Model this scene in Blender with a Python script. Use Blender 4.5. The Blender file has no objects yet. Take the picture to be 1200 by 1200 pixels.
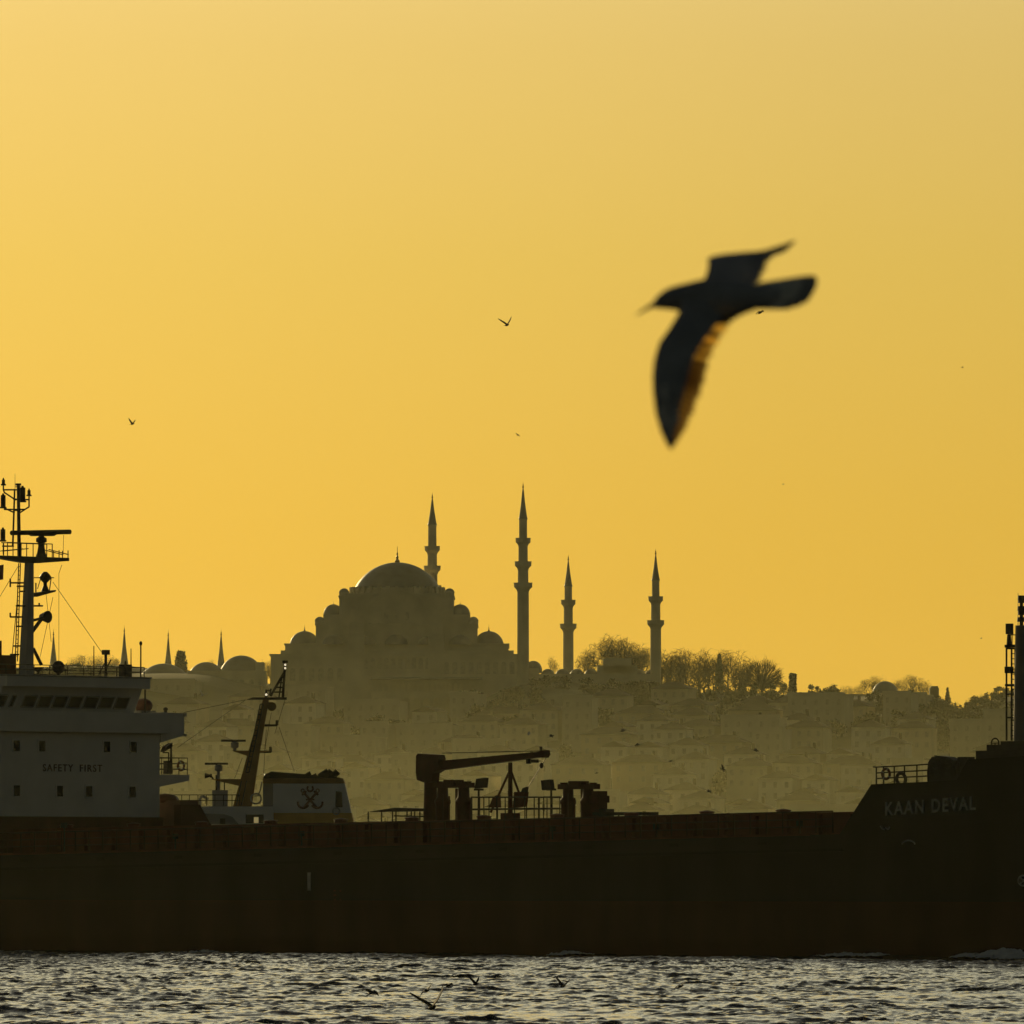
import bpy, bmesh, math, random
import numpy as np
from mathutils import Vector, Matrix, Quaternion

random.seed(7)
rng = np.random.default_rng(11)
R = math.radians
sc = bpy.context.scene
col = sc.collection

# ------------------------------------------------------------------ camera
F = 10800.0          # focal length in pixels of a 1200 px wide frame
H = 5.0              # eye height above the water
PITCH = math.atan(427.0 / F)
cam_d = bpy.data.cameras.new("camera")
cam = bpy.data.objects.new("camera", cam_d)
col.objects.link(cam)
cam.location = (0, 0, H)
cam.rotation_euler = (R(90) + PITCH, 0, 0)
cam_d.sensor_width = 36.0
cam_d.lens = 36.0 * F / 1200.0
cam_d.clip_start = 0.5
cam_d.clip_end = 30000
cam_d.dof.use_dof = True
cam_d.dof.focus_distance = 700
cam_d.dof.aperture_fstop = 15.5
sc.camera = cam
sc.render.resolution_x = sc.render.resolution_y = 1024
sc.view_settings.view_transform = 'Standard'
sc.view_settings.look = 'None'
sc.view_settings.exposure = 0.0
sc.view_settings.gamma = 1.0
sc.cycles.use_denoising = True
sc.cycles.max_bounces = 6
sc.cycles.diffuse_bounces = 2
sc.cycles.glossy_bounces = 3
sc.cycles.transmission_bounces = 2
sc.cycles.volume_bounces = 0
sc.cycles.caustics_reflective = False
sc.cycles.caustics_refractive = False
sc.cycles.sample_clamp_indirect = 4.0

# ------------------------------------------------------------------ sky and sun
SUN_EL, SUN_AZ = R(9.0), R(-15.0)      # azimuth from +Y, negative = left
w = bpy.data.worlds.new("World")
sc.world = w
w.use_nodes = True
nt = w.node_tree
N, L = nt.nodes, nt.links
for n in list(N): N.remove(n)
out = N.new('ShaderNodeOutputWorld')
bg = N.new('ShaderNodeBackground')
bg.inputs['Strength'].default_value = 0.1
L.new(bg.outputs[0], out.inputs[0])
sky = N.new('ShaderNodeTexSky')
sky.sky_type = 'NISHITA'
sky.sun_disc = False
sky.sun_elevation = SUN_EL
sky.sun_rotation = SUN_AZ
sky.air_density = 1.5
sky.dust_density = 4.0
tc = N.new('ShaderNodeTexCoord')
sep = N.new('ShaderNodeSeparateXYZ')
L.new(tc.outputs['Generated'], sep.inputs[0])
# elevation tint of the dusty evening air
ramp = N.new('ShaderNodeValToRGB')
L.new(sep.outputs['Z'], ramp.inputs[0])
SKYSTOPS = [(0.0, (.90, .490, .044)), (.0228, (.886, .505, .052)), (.0395, (.845, .509, .062)), (.067, (.785, .528, .096)), (.092, (.78, .552, .155)),
            (.147, (.96, .85, .47)), (.22, (1.15, 1.09, .74)), (.32, (.50, .49, .37)), (.50, (.10, .10, .09)), (1.0, (.03, .034, .036))]
els = ramp.color_ramp.elements
els[0].position, els[0].color = SKYSTOPS[0][0], SKYSTOPS[0][1] + (1,)
els[1].position, els[1].color = SKYSTOPS[-1][0], SKYSTOPS[-1][1] + (1,)
for p_, c_ in SKYSTOPS[1:-1]:
    e = els.new(p_); e.color = c_ + (1,)
# brightness falls away from the sun's side
dot = N.new('ShaderNodeVectorMath'); dot.operation = 'DOT_PRODUCT'
L.new(tc.outputs['Generated'], dot.inputs[0])
dot.inputs[1].default_value = (math.sin(SUN_AZ) * math.cos(SUN_EL), math.cos(SUN_AZ) * math.cos(SUN_EL), math.sin(SUN_EL))
az = N.new('ShaderNodeValToRGB')
mr = N.new('ShaderNodeMapRange')
mr.inputs['From Min'].default_value = -1; mr.inputs['From Max'].default_value = 1
L.new(dot.outputs['Value'], mr.inputs[0]); L.new(mr.outputs[0], az.inputs[0])
ae = az.color_ramp.elements
ae[0].position, ae[0].color = 0.0, (.062, .084, .125, 1)
ae[1].position, ae[1].color = 1.0, (1.7, 1.7, 1.7, 1)
for p_, c_ in [(.45, (.070, .090, .125)), (.62, (.17, .185, .20)), (.80, (.36, .37, .38)), (.93, (.68, .69, .70)), (.975, (.83, .845, .88)), (.9895, (1, 1, 1))]:
    e = ae.new(p_); e.color = c_ + (1,)
mul = N.new('ShaderNodeMix'); mul.data_type = 'RGBA'; mul.blend_type = 'MULTIPLY'
mul.inputs[0].default_value = 1.0
L.new(ramp.outputs[0], mul.inputs[6]); L.new(az.outputs[0], mul.inputs[7])
sc10 = N.new('ShaderNodeMix'); sc10.data_type = 'RGBA'; sc10.blend_type = 'MULTIPLY'
sc10.inputs[0].default_value = 1.0
sc10.inputs[7].default_value = (10, 10, 10, 1)
L.new(mul.outputs[2], sc10.inputs[6])
mixs = N.new('ShaderNodeMix'); mixs.data_type = 'RGBA'
mixs.inputs[0].default_value = 0.96
L.new(sky.outputs[0], mixs.inputs[6]); L.new(sc10.outputs[2], mixs.inputs[7])
L.new(mixs.outputs[2], bg.inputs[0])

sun_d = bpy.data.lights.new("sun", 'SUN')
sun_d.energy = 2.0
sun_d.angle = R(0.5)
sun_d.color = (1.0, 0.74, 0.34)
sun = bpy.data.objects.new("sun", sun_d)
col.objects.link(sun)
sd = Vector((math.sin(SUN_AZ) * math.cos(SUN_EL), math.cos(SUN_AZ) * math.cos(SUN_EL), math.sin(SUN_EL)))
sun.rotation_euler = sd.to_track_quat('Z', 'Y').to_euler()
sun.location = sd * 500

# ------------------------------------------------------------------ helpers
cp, sp = math.cos(PITCH), math.sin(PITCH)
def ray(px, py):
    u = (px - 600.0) / F; v = (600.0 - py) / F
    return u, cp - v * sp, sp + v * cp
def at(px, py, Y):
    u, dy, dz = ray(px, py)
    k = Y / dy
    return Vector((k * u, Y, H + k * dz))

class MB:
    def __init__(s): s.v = []; s.f = []
    def add(s, vs, fs):
        o = len(s.v); s.v += [tuple(v) for v in vs]; s.f += [tuple(i + o for i in f) for f in fs]
        return s
    def box(s, x0, x1, y0, y1, z0, z1):
        vs = [(x, y, z) for z in (z0, z1) for y in (y0, y1) for x in (x0, x1)]
        return s.add(vs, [(0, 2, 3, 1), (4, 5, 7, 6), (0, 1, 5, 4), (1, 3, 7, 5), (3, 2, 6, 7), (2, 0, 4, 6)])
    def cyl(s, p0, p1, r0, r1=None, n=8, caps=True):
        r1 = r0 if r1 is None else r1
        p0, p1 = Vector(p0), Vector(p1)
        d = p1 - p0
        if d.length < 1e-6: return s
        q = d.to_track_quat('Z', 'Y')
        a, b = q @ Vector((1, 0, 0)), q @ Vector((0, 1, 0))
        vs = []
        for p, r in ((p0, r0), (p1, r1)):
            for i in range(n):
                t = 2 * math.pi * i / n
                vs.append(p + a * (r * math.cos(t)) + b * (r * math.sin(t)))
        fs = [(i, (i + 1) % n, n + (i + 1) % n, n + i) for i in range(n)]
        if caps: fs += [tuple(range(n - 1, -1, -1)), tuple(range(n, 2 * n))]
        return s.add(vs, fs)
    def path(s, pts, r, n=6):
        for a, b in zip(pts[:-1], pts[1:]): s.cyl(a, b, r, r, n)
        return s
    def lathe(s, prof, c, n=24):
        vs = []; fs = []
        for r, z in prof:
            for i in range(n):
                t = 2 * math.pi * i / n
                vs.append((c[0] + r * math.cos(t), c[1] + r * math.sin(t), z))
        m = len(prof)
        for k in range(m - 1):
            for i in range(n):
                j = (i + 1) % n
                fs.append((k * n + i, k * n + j, (k + 1) * n + j, (k + 1) * n + i))
        fs.append(tuple(range(n - 1, -1, -1))); fs.append(tuple((m - 1) * n + i for i in range(n)))
        return s.add(vs, fs)
    def ball(s, c, rx, ry=None, rz=None, n=12, m=8):
        ry = ry or rx; rz = rz or rx
        vs = []; fs = []
        for k in range(1, m):
            a = math.pi * k / m
            for i in range(n):
                t = 2 * math.pi * i / n
                vs.append((c[0] + rx * math.sin(a) * math.cos(t), c[1] + ry * math.sin(a) * math.sin(t), c[2] - rz * math.cos(a)))
        for k in range(m - 2):
            for i in range(n):
                j = (i + 1) % n
                fs.append((k * n + i, k * n + j, (k + 1) * n + j, (k + 1) * n + i))
        b = len(vs); vs.append((c[0], c[1], c[2] - rz)); t_ = len(vs); vs.append((c[0], c[1], c[2] + rz))
        for i in range(n):
            j = (i + 1) % n
            fs.append((b, j, i)); fs.append((t_, (m - 2) * n + i, (m - 2) * n + j))
        return s.add(vs, fs)
    def dome(s, c, r, h, n=28, m=9):
        Rr = (r * r + h * h) / (2 * h)
        prof = []
        amax = math.asin(min(1, r / Rr)) if h <= r else math.pi / 2
        for k in range(m + 1):
            a = amax * (1 - k / m)
            prof.append((max(Rr * math.sin(a), 0.02), c[2] + h - Rr + Rr * math.cos(a)))
        return s.lathe(prof, c, n)
    def prism(s, pts, ext):
        """closed polygon (3-D points) extruded by the vector ext"""
        n = len(pts); e = Vector(ext)
        vs = [Vector(p) for p in pts] + [Vector(p) + e for p in pts]
        fs = [tuple(range(n)), tuple(range(2 * n - 1, n - 1, -1))]
        fs += [(i, n + i, n + (i + 1) % n, (i + 1) % n) for i in range(n)]
        return s.add(vs, fs)
    def torus(s, c, nrm, Rr, r, n=24, m=8, a0=0, a1=2 * math.pi):
        q = Vector(nrm).to_track_quat('Z', 'Y')
        vs = []; fs = []; full = abs(a1 - a0 - 2 * math.pi) < 1e-6
        k_ = n if full else n + 1
        for i in range(k_):
            t = a0 + (a1 - a0) * i / n
            for j in range(m):
                p = 2 * math.pi * j / m
                v = Vector(((Rr + r * math.cos(p)) * math.cos(t), (Rr + r * math.cos(p)) * math.sin(t), r * math.sin(p)))
                vs.append(Vector(c) + q @ v)
        for i in range(n):
            i2 = (i + 1) % k_
            for j in range(m):
                j2 = (j + 1) % m
                fs.append((i * m + j, i2 * m + j, i2 * m + j2, i * m + j2))
        return s.add(vs, fs)
    def build(s, name, mat, parent=None, smooth=False, recalc=True):
        me = bpy.data.meshes.new(name)
        me.from_pydata(s.v, [], s.f)
        if recalc and len(s.f) < 60000:
            bm = bmesh.new(); bm.from_mesh(me)
            bmesh.ops.recalc_face_normals(bm, faces=bm.faces)
            bm.to_mesh(me); bm.free()
        if smooth:
            me.polygons.foreach_set('use_smooth', [True] * len(me.polygons))
            try: me.set_sharp_from_angle(angle=R(40))
            except Exception: pass
        me.materials.append(mat)
        me.update()
        o = bpy.data.objects.new(name, me)
        col.objects.link(o)
        if parent: o.parent = parent
        return o

def tag(o, label=None, cat=None, group=None, kind=None):
    if label: o['label'] = label
    if cat: o['category'] = cat
    if group: o['group'] = group
    if kind: o['kind'] = kind
    return o
def thing(name, loc, label, cat, group=None, rz=0):
    o = bpy.data.objects.new(name, None); col.objects.link(o)
    o.location = loc; o.rotation_euler = (0, 0, rz)
    o.empty_display_size = 0.1
    return tag(o, label, cat, group)
def kids(o): return [c for c in bpy.data.objects if c.parent == o]
def copy_tree(o, tree=None):
    """a thing with copies of its parts and sub-parts (tree = cached children)"""
    c = o.copy(); col.objects.link(c)
    for p, subs in (tree if tree is not None else [(k, kids(k)) for k in kids(o)]):
        pc = p.copy(); col.objects.link(pc); pc.parent = c
        for q in subs:
            qc = q.copy(); col.objects.link(qc); qc.parent = pc
    return c

def mat(name, c, rough=.6, var=.18, scale=3.0, metal=0.0, bump=0.0, c2=None, detail=5):
    m = bpy.data.materials.new(name); m.use_nodes = True
    n, l = m.node_tree.nodes, m.node_tree.links
    b = n['Principled BSDF']
    b.inputs['Roughness'].default_value = rough
    b.inputs['Metallic'].default_value = metal
    t = n.new('ShaderNodeTexCoord'); nz = n.new('ShaderNodeTexNoise')
    nz.inputs['Scale'].default_value = scale; nz.inputs['Detail'].default_value = detail
    l.new(t.outputs['Object'], nz.inputs['Vector'])
    rp = n.new('ShaderNodeValToRGB')
    rp.color_ramp.elements[0].position = .3; rp.color_ramp.elements[1].position = .7
    lo = tuple(x * (1 - var) for x in c) if c2 is None else c2
    hi = tuple(min(1, x * (1 + var)) for x in c)
    rp.color_ramp.elements[0].color = lo + (1,); rp.color_ramp.elements[1].color = hi + (1,)
    l.new(nz.outputs['Fac'], rp.inputs[0]); l.new(rp.outputs[0], b.inputs['Base Color'])
    if bump:
        bp = n.new('ShaderNodeBump'); bp.inputs['Strength'].default_value = bump
        l.new(nz.outputs['Fac'], bp.inputs['Height']); l.new(bp.outputs[0], b.inputs['Normal'])
    return m
def emission_mat(name, c, s):
    m = bpy.data.materials.new(name); m.use_nodes = True
    b = m.node_tree.nodes['Principled BSDF']
    b.inputs['Base Color'].default_value = c + (1,)
    b.inputs['Emission Color'].default_value = c + (1,)
    b.inputs['Emission Strength'].default_value = s
    return m

M = dict(
    red_deck=mat('red_deck_paint', (.10, .020, .010), .65, .3, .8),
    red_steel=mat('red_crane_paint', (.065, .014, .008), .55, .25, 1.5),
    white=mat('white_ship_paint', (.60, .60, .57), .5, .07, .5),
    grey=mat('grey_ship_paint', (.25, .255, .26), .5, .1, .7),
    rust=mat('rusty_red_base', (.06, .017, .010), .7, .3, .7),
    glass=mat('dark_window_glass', (.012, .013, .014), .45, .2, 2),
    steel=mat('dark_steel', (.028, .026, .025), .55, .25, 2),
    wire=mat('wire_rope', (.05, .045, .035), .6, .2, 2),
    mark=mat('white_hull_lettering', (.42, .42, .38), .6, .25, 3),
    letter=mat('dark_lettering', (.09, .05, .04), .6, .2, 3),
    ring=mat('lifebuoy_orange', (.14, .045, .02), .5, .15, 5),
    canister=mat('orange_red_cover', (.10, .028, .014), .5, .2, 2),
    ochre=mat('ochre_mast_paint', (.20, .10, .02), .55, .2, 1.0),
    yellow=mat('yellow_band_paint', (.52, .28, .04), .5, .12, 1.0),
    black=mat('black_paint', (.010, .009, .008), .5, .2, 2),
    emblem=mat('maroon_emblem_paint', (.15, .06, .05), .6, .15, 3),
    flag=mat('red_flag_cloth', (.25, .03, .03), .8, .15, 4),
    lamp=emission_mat('lit_lamp', (1.0, .86, .6), .9),
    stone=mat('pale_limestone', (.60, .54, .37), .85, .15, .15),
    white_tug=mat('white_tug_paint', (.70, .69, .66), .5, .06, .5), mast_grey=mat('dark_grey_mast_paint', (.10, .10, .10), .6, .15, 1.0),
    lead=mat('lead_sheet_roof', (.28, .27, .22), .55, .15, .3),
    recess=mat('window_panel', (.50, .45, .31), .9, .2, 1),  # solid window panels, one even tone close to the walls
    gold=mat('gilded_finial', (.35, .24, .08), .4, .1, 3, metal=.8),
    bark=mat('bare_bark', (.07, .055, .04), .9, .2, 1.5),
    ever=mat('evergreen_needles', (.05, .065, .03), .8, .35, .5),
    leaf=mat('dusty_leaves', (.08, .08, .035), .8, .35, .4),
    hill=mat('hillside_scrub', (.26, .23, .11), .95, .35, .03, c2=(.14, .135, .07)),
    tile=mat('clay_roof_tiles', (.15, .12, .08), .95, .12, .5),
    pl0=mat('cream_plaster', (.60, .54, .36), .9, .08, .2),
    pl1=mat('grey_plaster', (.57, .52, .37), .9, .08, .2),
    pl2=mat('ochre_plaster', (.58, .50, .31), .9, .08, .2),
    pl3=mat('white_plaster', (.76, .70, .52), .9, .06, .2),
    foam=mat('sea_foam', (.75, .78, .80), .9, .1, 1.5, bump=.6),
    gull_d=mat('dark_gull_plumage', (.34, .335, .33), .8, .25, 14),
    gull_w=mat('white_gull_plumage', (.70, .68, .62), .8, .12, 14),
    beak=mat('dark_beak', (.06, .03, .02), .4, .2, 20),
    gull_s=mat('far_gull_plumage', (.035, .034, .033), .8, .25, 8),
)
# hull paint: black topsides, red boot topping, rust runs
def hull_mat(split):
    m = bpy.data.materials.new('black_hull_over_red_boot_topping'); m.use_nodes = True
    n, l = m.node_tree.nodes, m.node_tree.links
    b = n['Principled BSDF']; b.inputs['Roughness'].default_value = .6; b.inputs['Specular IOR Level'].default_value = .15
    t = n.new('ShaderNodeTexCoord'); s = n.new('ShaderNodeSeparateXYZ'); l.new(t.outputs['Object'], s.inputs[0])
    nz = n.new('ShaderNodeTexNoise'); nz.inputs['Scale'].default_value = .35; nz.inputs['Detail'].default_value = 8
    mp = n.new('ShaderNodeMapping'); mp.inputs['Scale'].default_value = (1, 1, .25)
    l.new(t.outputs['Object'], mp.inputs[0]); l.new(mp.outputs[0], nz.inputs['Vector'])
    gt = n.new('ShaderNodeMath'); gt.operation = 'GREATER_THAN'; gt.inputs[1].default_value = split
    l.new(s.outputs['Z'], gt.inputs[0])
    r1 = n.new('ShaderNodeValToRGB'); r1.color_ramp.elements[0].color = (.040, .012, .006, 1); r1.color_ramp.elements[1].color = (.062, .019, .009, 1)
    r2 = n.new('ShaderNodeValToRGB'); r2.color_ramp.elements[0].color = (.010, .010, .008, 1); r2.color_ramp.elements[1].color = (.018, .017, .014, 1)
    for r in (r1, r2):
        r.color_ramp.elements[0].position = .35; r.color_ramp.elements[1].position = .65
        l.new(nz.outputs['Fac'], r.inputs[0])
    mx = n.new('ShaderNodeMix'); mx.data_type = 'RGBA'
    l.new(gt.outputs[0], mx.inputs[0]); l.new(r1.outputs[0], mx.inputs[6]); l.new(r2.outputs[0], mx.inputs[7])
    l.new(mx.outputs[2], b.inputs['Base Color'])
    return m
M['hull'] = hull_mat(3.45)
M['glass'].node_tree.nodes['Principled BSDF'].inputs['Specular IOR Level'].default_value = .12
M['black'].node_tree.nodes['Principled BSDF'].inputs['Specular IOR Level'].default_value = .1
for k_ in ('red_deck', 'red_steel', 'rust', 'steel'): M[k_].node_tree.nodes['Principled BSDF'].inputs['Specular IOR Level'].default_value = .2
M['opening_glow'] = emission_mat('glowing_see_through', (.9, .72, .32), .22)  # emission in place of the bright background seen through the tug house
def feather_mat(name, tcol, fac):
    m = bpy.data.materials.new(name); m.use_nodes = True
    n, l = m.node_tree.nodes, m.node_tree.links
    o = n['Material Output']; n.remove(n['Principled BSDF'])
    d = n.new('ShaderNodeBsdfDiffuse'); d.inputs[0].default_value = (.11, .085, .06, 1)
    tr = n.new('ShaderNodeBsdfTranslucent'); tr.inputs[0].default_value = tcol + (1,)
    mx = n.new('ShaderNodeMixShader'); mx.inputs[0].default_value = fac
    l.new(d.outputs[0], mx.inputs[1]); l.new(tr.outputs[0], mx.inputs[2]); l.new(mx.outputs[0], o.inputs[0])
    return m
M['feather'] = feather_mat('dark_flight_feathers', (.30, .18, .045), .5)
M['feather2'] = feather_mat('translucent_inner_feathers', (.95, .62, .12), .8)

def text_mesh(txt, size, extrude=.02):
    cu = bpy.data.curves.new('txt', 'FONT'); cu.body = txt; cu.size = size; cu.extrude = extrude; cu.align_x = 'CENTER'; cu.offset = .011; cu.space_character = 1.22
    cu.resolution_u = 3
    o = bpy.data.objects.new('txt', cu); col.objects.link(o)
    dg = bpy.context.evaluated_depsgraph_get(); dg.update()
    me = bpy.data.meshes.new_from_object(o.evaluated_get(dg))
    vs = [v.co.copy() for v in me.vertices]; fs = [tuple(p.vertices) for p in me.polygons]
    bpy.data.objects.remove(o); bpy.data.meshes.remove(me); bpy.data.curves.remove(cu)
    return vs, fs

# ------------------------------------------------------------------ water
def spectrum_tile(n, Lm, wdir, kp, kmin, kmax, spread, seed):
    r = np.random.default_rng(seed)
    k1 = np.fft.fftfreq(n, Lm / n) * 2 * np.pi
    kx, ky = np.meshgrid(k1, k1, indexing='ij')
    k = np.hypot(kx, ky); k[0, 0] = 1
    c = (kx * wdir[0] + ky * wdir[1]) / k
    P = np.exp(-(kp / k) ** 2) / k ** 4 * (spread + (1 - spread) * np.clip(c, 0, 1) ** 4)
    P[(k < kmin) | (k > kmax)] = 0; P[0, 0] = 0
    h = np.fft.ifft2(np.sqrt(P) * (r.normal(size=k.shape) + 1j * r.normal(size=k.shape)))
    hx = np.real(h)
    H_ = np.fft.fft2(hx)
    dx = np.real(np.fft.ifft2(-1j * kx / k * H_)); dy = np.real(np.fft.ifft2(-1j * ky / k * H_))
    s = hx.std()
    return hx / s, dx / s, dy / s, Lm
def sample(tile, X, Y):
    n = tile[0].shape[0]; Lm = tile[3]
    u = (X / Lm * n) % n; v = (Y / Lm * n) % n
    i0 = np.floor(u).astype(int) % n; j0 = np.floor(v).astype(int) % n
    fu = u - np.floor(u); fv = v - np.floor(v); i1 = (i0 + 1) % n; j1 = (j0 + 1) % n
    res = []
    for a in tile[:3]:
        res.append(a[i0, j0] * (1 - fu) * (1 - fv) + a[i1, j0] * fu * (1 - fv) + a[i0, j1] * (1 - fu) * fv + a[i1, j1] * fu * fv)
    return res
WD1 = (math.cos(R(-78)), math.sin(R(-78))); WD2 = (math.cos(R(-104)), math.sin(R(-104)))
T_SW = spectrum_tile(256, 187.0, WD1, .32, .06, 1.2, .05, 2)
T_BIG = spectrum_tile(512, 67.0, WD1, 1.3, .6, 8.0, .03, 3)
T_SM = spectrum_tile(512, 29.0, WD2, 6.2, 2.6, 22.0, .06, 5)
def wave(X, Y):
    sw = sample(T_SW, X, Y); b = sample(T_BIG, X, Y); s = sample(T_SM, X, Y)
    g = 1.0 + .5 * np.clip(sw[0] * 1.1, -1, 1)
    A, B = .031 * g, .0220 * g
    z = .055 * sw[0] + A * b[0] + B * s[0]
    return X - .8 * (A * b[1] + B * s[1]), Y - .8 * (A * b[2] + B * s[2]), z
def axis(lo, a, b, hi, step, grow=1.16):
    mid = list(np.arange(a, b, step)); l = []; s = step; x = a
    while x > lo: s *= grow; x -= s; l.append(max(x, lo))
    r = []; s = step; x = mid[-1]
    while x < hi: s *= grow; x += s; r.append(min(x, hi))
    return np.array(l[::-1] + mid + r)
ax = axis(-2400, -40, 40, 2400, .13); ay = axis(-200, 296, 640, 5100, .17)
GX, GY = np.meshgrid(ax, ay, indexing='ij')
dxs = np.gradient(ax)[:, None]; dys = np.gradient(ay)[None, :]
fade = np.clip(1.6 / np.maximum(np.maximum(dxs, dys), .01), 0, 1) ** 1.0
fade[np.maximum(dxs, dys) > 6] = 0
WX, WY, WZ = wave(GX, GY)
VX = GX + (WX - GX) * fade; VY = GY + (WY - GY) * fade; VZ = WZ * fade
nx, ny = GX.shape
verts = np.stack([VX, VY, VZ], -1).reshape(-1, 3).astype(np.float32)
ii, jj = np.meshgrid(np.arange(nx - 1), np.arange(ny - 1), indexing='ij')
q = np.stack([ii * ny + jj, (ii + 1) * ny + jj, (ii + 1) * ny + jj + 1, ii * ny + jj + 1], -1).reshape(-1, 4).astype(np.int32)
me = bpy.data.meshes.new('water')
me.vertices.add(len(verts)); me.vertices.foreach_set('co', verts.ravel())
me.loops.add(q.size); me.loops.foreach_set('vertex_index', q.ravel())
me.polygons.add(len(q)); me.polygons.foreach_set('loop_start', np.arange(0, q.size, 4, dtype=np.int32))
me.polygons.foreach_set('use_smooth', np.ones(len(q), bool))
me.update(calc_edges=True)
wm = bpy.data.materials.new('choppy_sea_water'); wm.use_nodes = True
n_, l_ = wm.node_tree.nodes, wm.node_tree.links
b_ = n_['Principled BSDF']
b_.inputs['Base Color'].default_value = (.012, .017, .018, 1)
b_.inputs['Roughness'].default_value = .06
b_.inputs['IOR'].default_value = 1.333
t_ = n_.new('ShaderNodeTexCoord'); z_ = n_.new('ShaderNodeTexNoise')
z_.inputs['Scale'].default_value = 5.0; z_.inputs['Detail'].default_value = 6; z_.inputs['Roughness'].default_value = .6
l_.new(t_.outputs['Object'], z_.inputs['Vector'])
p_ = n_.new('ShaderNodeBump'); p_.inputs['Strength'].default_value = .6; p_.inputs['Distance'].default_value = .035
l_.new(z_.outputs['Fac'], p_.inputs['Height']); l_.new(p_.outputs[0], b_.inputs['Normal'])
me.materials.append(wm)
wo = bpy.data.objects.new('water', me); col.objects.link(wo); tag(wo, kind='structure')

# ------------------------------------------------------------------ land
RIDGE = [(-900, 800), (-300, 792), (0, 788), (150, 783), (250, 789), (320, 800), (420, 838), (520, 838), (600, 806), (650, 795), (760, 803), (800, 815),
         (930, 812), (1000, 811), (1060, 812), (1112, 819), (1124, 834), (1136, 831), (1170, 817), (1250, 812), (1500, 822), (2100, 850)]
def ridge_z(X):
    px = 600 + X * F / 3000.0
    py = np.interp(px, [a for a, _ in RIDGE], [b for _, b in RIDGE])
    return H + (1027 - py) * 3000.0 / F
def vnoise(X, Y, s, seed):
    r = np.random.default_rng(seed).random((64, 64))
    u = X / s; v = Y / s
    i = np.floor(u).astype(int); j = np.floor(v).astype(int); fu = u - i; fv = v - j
    fu = fu * fu * (3 - 2 * fu); fv = fv * fv * (3 - 2 * fv)
    g = lambda a, b: r[a % 64, b % 64]
    return g(i, j) * (1 - fu) * (1 - fv) + g(i + 1, j) * fu * (1 - fv) + g(i, j + 1) * (1 - fu) * fv + g(i + 1, j + 1) * fu * fv
def land_z(X, Y):
    X = np.asarray(X, float); Y = np.asarray(Y, float)
    t = np.clip((Y - 2380) / (3000 - 2380), 0, 1)
    up = .04 + .96 * (t * .75 + .25 * t * t * (3 - 2 * t))
    back = np.clip((Y - 3060) / 900, 0, 1)
    edge = np.clip((2300 - np.abs(X)) / 900, 0, 1)
    z = ridge_z(X) * up * (1 - .75 * back) * edge
    z = z + (vnoise(X, Y, 34, 1) - .5) * 4.0 * np.clip(t * 4, 0, 1) * (Y < 3030) + (vnoise(X, Y, 140, 2) - .5) * 5 * np.clip(t * 3, 0, 1) * (Y < 2950)
    return np.where(Y < 2380, -3 + (Y - 2350) * .0, np.maximum(z, 1.8))
lx = np.concatenate([np.linspace(-2350, -330, 40), np.linspace(-320, 320, 161), np.linspace(330, 2350, 40)])
ly = np.concatenate([[2374, 2379.9, 2380.1], np.linspace(2386, 3080, 120), np.linspace(3110, 5000, 40)])
LX, LY = np.meshgrid(lx, ly, indexing='ij'); LZ = land_z(LX, LY)
a_, b2 = LX.shape
tm = MB()
tm.v = [tuple(p) for p in np.stack([LX, LY, LZ], -1).reshape(-1, 3)]
tm.f = [(i * b2 + j, (i + 1) * b2 + j, (i + 1) * b2 + j + 1, i * b2 + j + 1) for i in range(a_ - 1) for j in range(b2 - 1)]
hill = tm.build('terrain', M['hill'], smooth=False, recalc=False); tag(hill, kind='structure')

# ------------------------------------------------------------------ haze (even density, one closed box)
hz = MB().box(-2600, 2600, -320, 5300, -6, 142)
hm = bpy.data.materials.new('evening_haze'); hm.use_nodes = True
hn, hl = hm.node_tree.nodes, hm.node_tree.links
hn.remove(hn['Principled BSDF'])
pv = hn.new('ShaderNodeVolumePrincipled')
pv.inputs['Color'].default_value = (.92, .95, .62, 1)
pv.inputs['Density'].default_value = 1.15e-5
pv.inputs['Anisotropy'].default_value = .62
hl.new(pv.outputs[0], hn['Material Output'].inputs['Volume'])
ho = hz.build('haze', hm); tag(ho, kind='stuff')
# low mist lying over the far reach of the strait, off the city's shore
mm_ = hm.copy(); mm_.name = 'low_strait_mist'
[n for n in mm_.node_tree.nodes if n.type == 'PRINCIPLED_VOLUME'][0].inputs['Density'].default_value = 5.2e-5
[n for n in mm_.node_tree.nodes if n.type == 'PRINCIPLED_VOLUME'][0].inputs['Color'].default_value = (.93, .93, .50, 1)
mo = MB().box(-1500, 1500, 900, 2360, .9, 33).build('mist', mm_); tag(mo, kind='stuff')

# ------------------------------------------------------------------ the cargo ship
TH = R(43.0); CT, ST = math.cos(TH), math.sin(TH)
O3 = at(87, 957, 625.0)
OX, OY = O3.x, O3.y
ship = thing('cargo_ship', (OX, OY, 0), 'long black hulled cargo ship with white bridge block and raised bow crossing in the foreground', 'ship', rz=-TH)
def uvz(px, py):
    u, dy, dz = ray(px, py); return u / dy, dz / dy
def s_long(px, py, y):
    """point of the fore-and-aft plane at athwartship offset y"""
    u, vz = uvz(px, py)
    t = (u * (OY + y * CT) - OX - y * ST) / (CT + u * ST)
    return Vector((t, y, H + vz * (OY - t * ST + y * CT)))
def s_face(px, py, t):
    """point of the athwartship plane at t"""
    u, vz = uvz(px, py)
    y = (u * (OY - t * ST) - OX - t * CT) / (ST - u * CT)
    return Vector((t, y, H + vz * (OY - t * ST + y * CT)))
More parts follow.
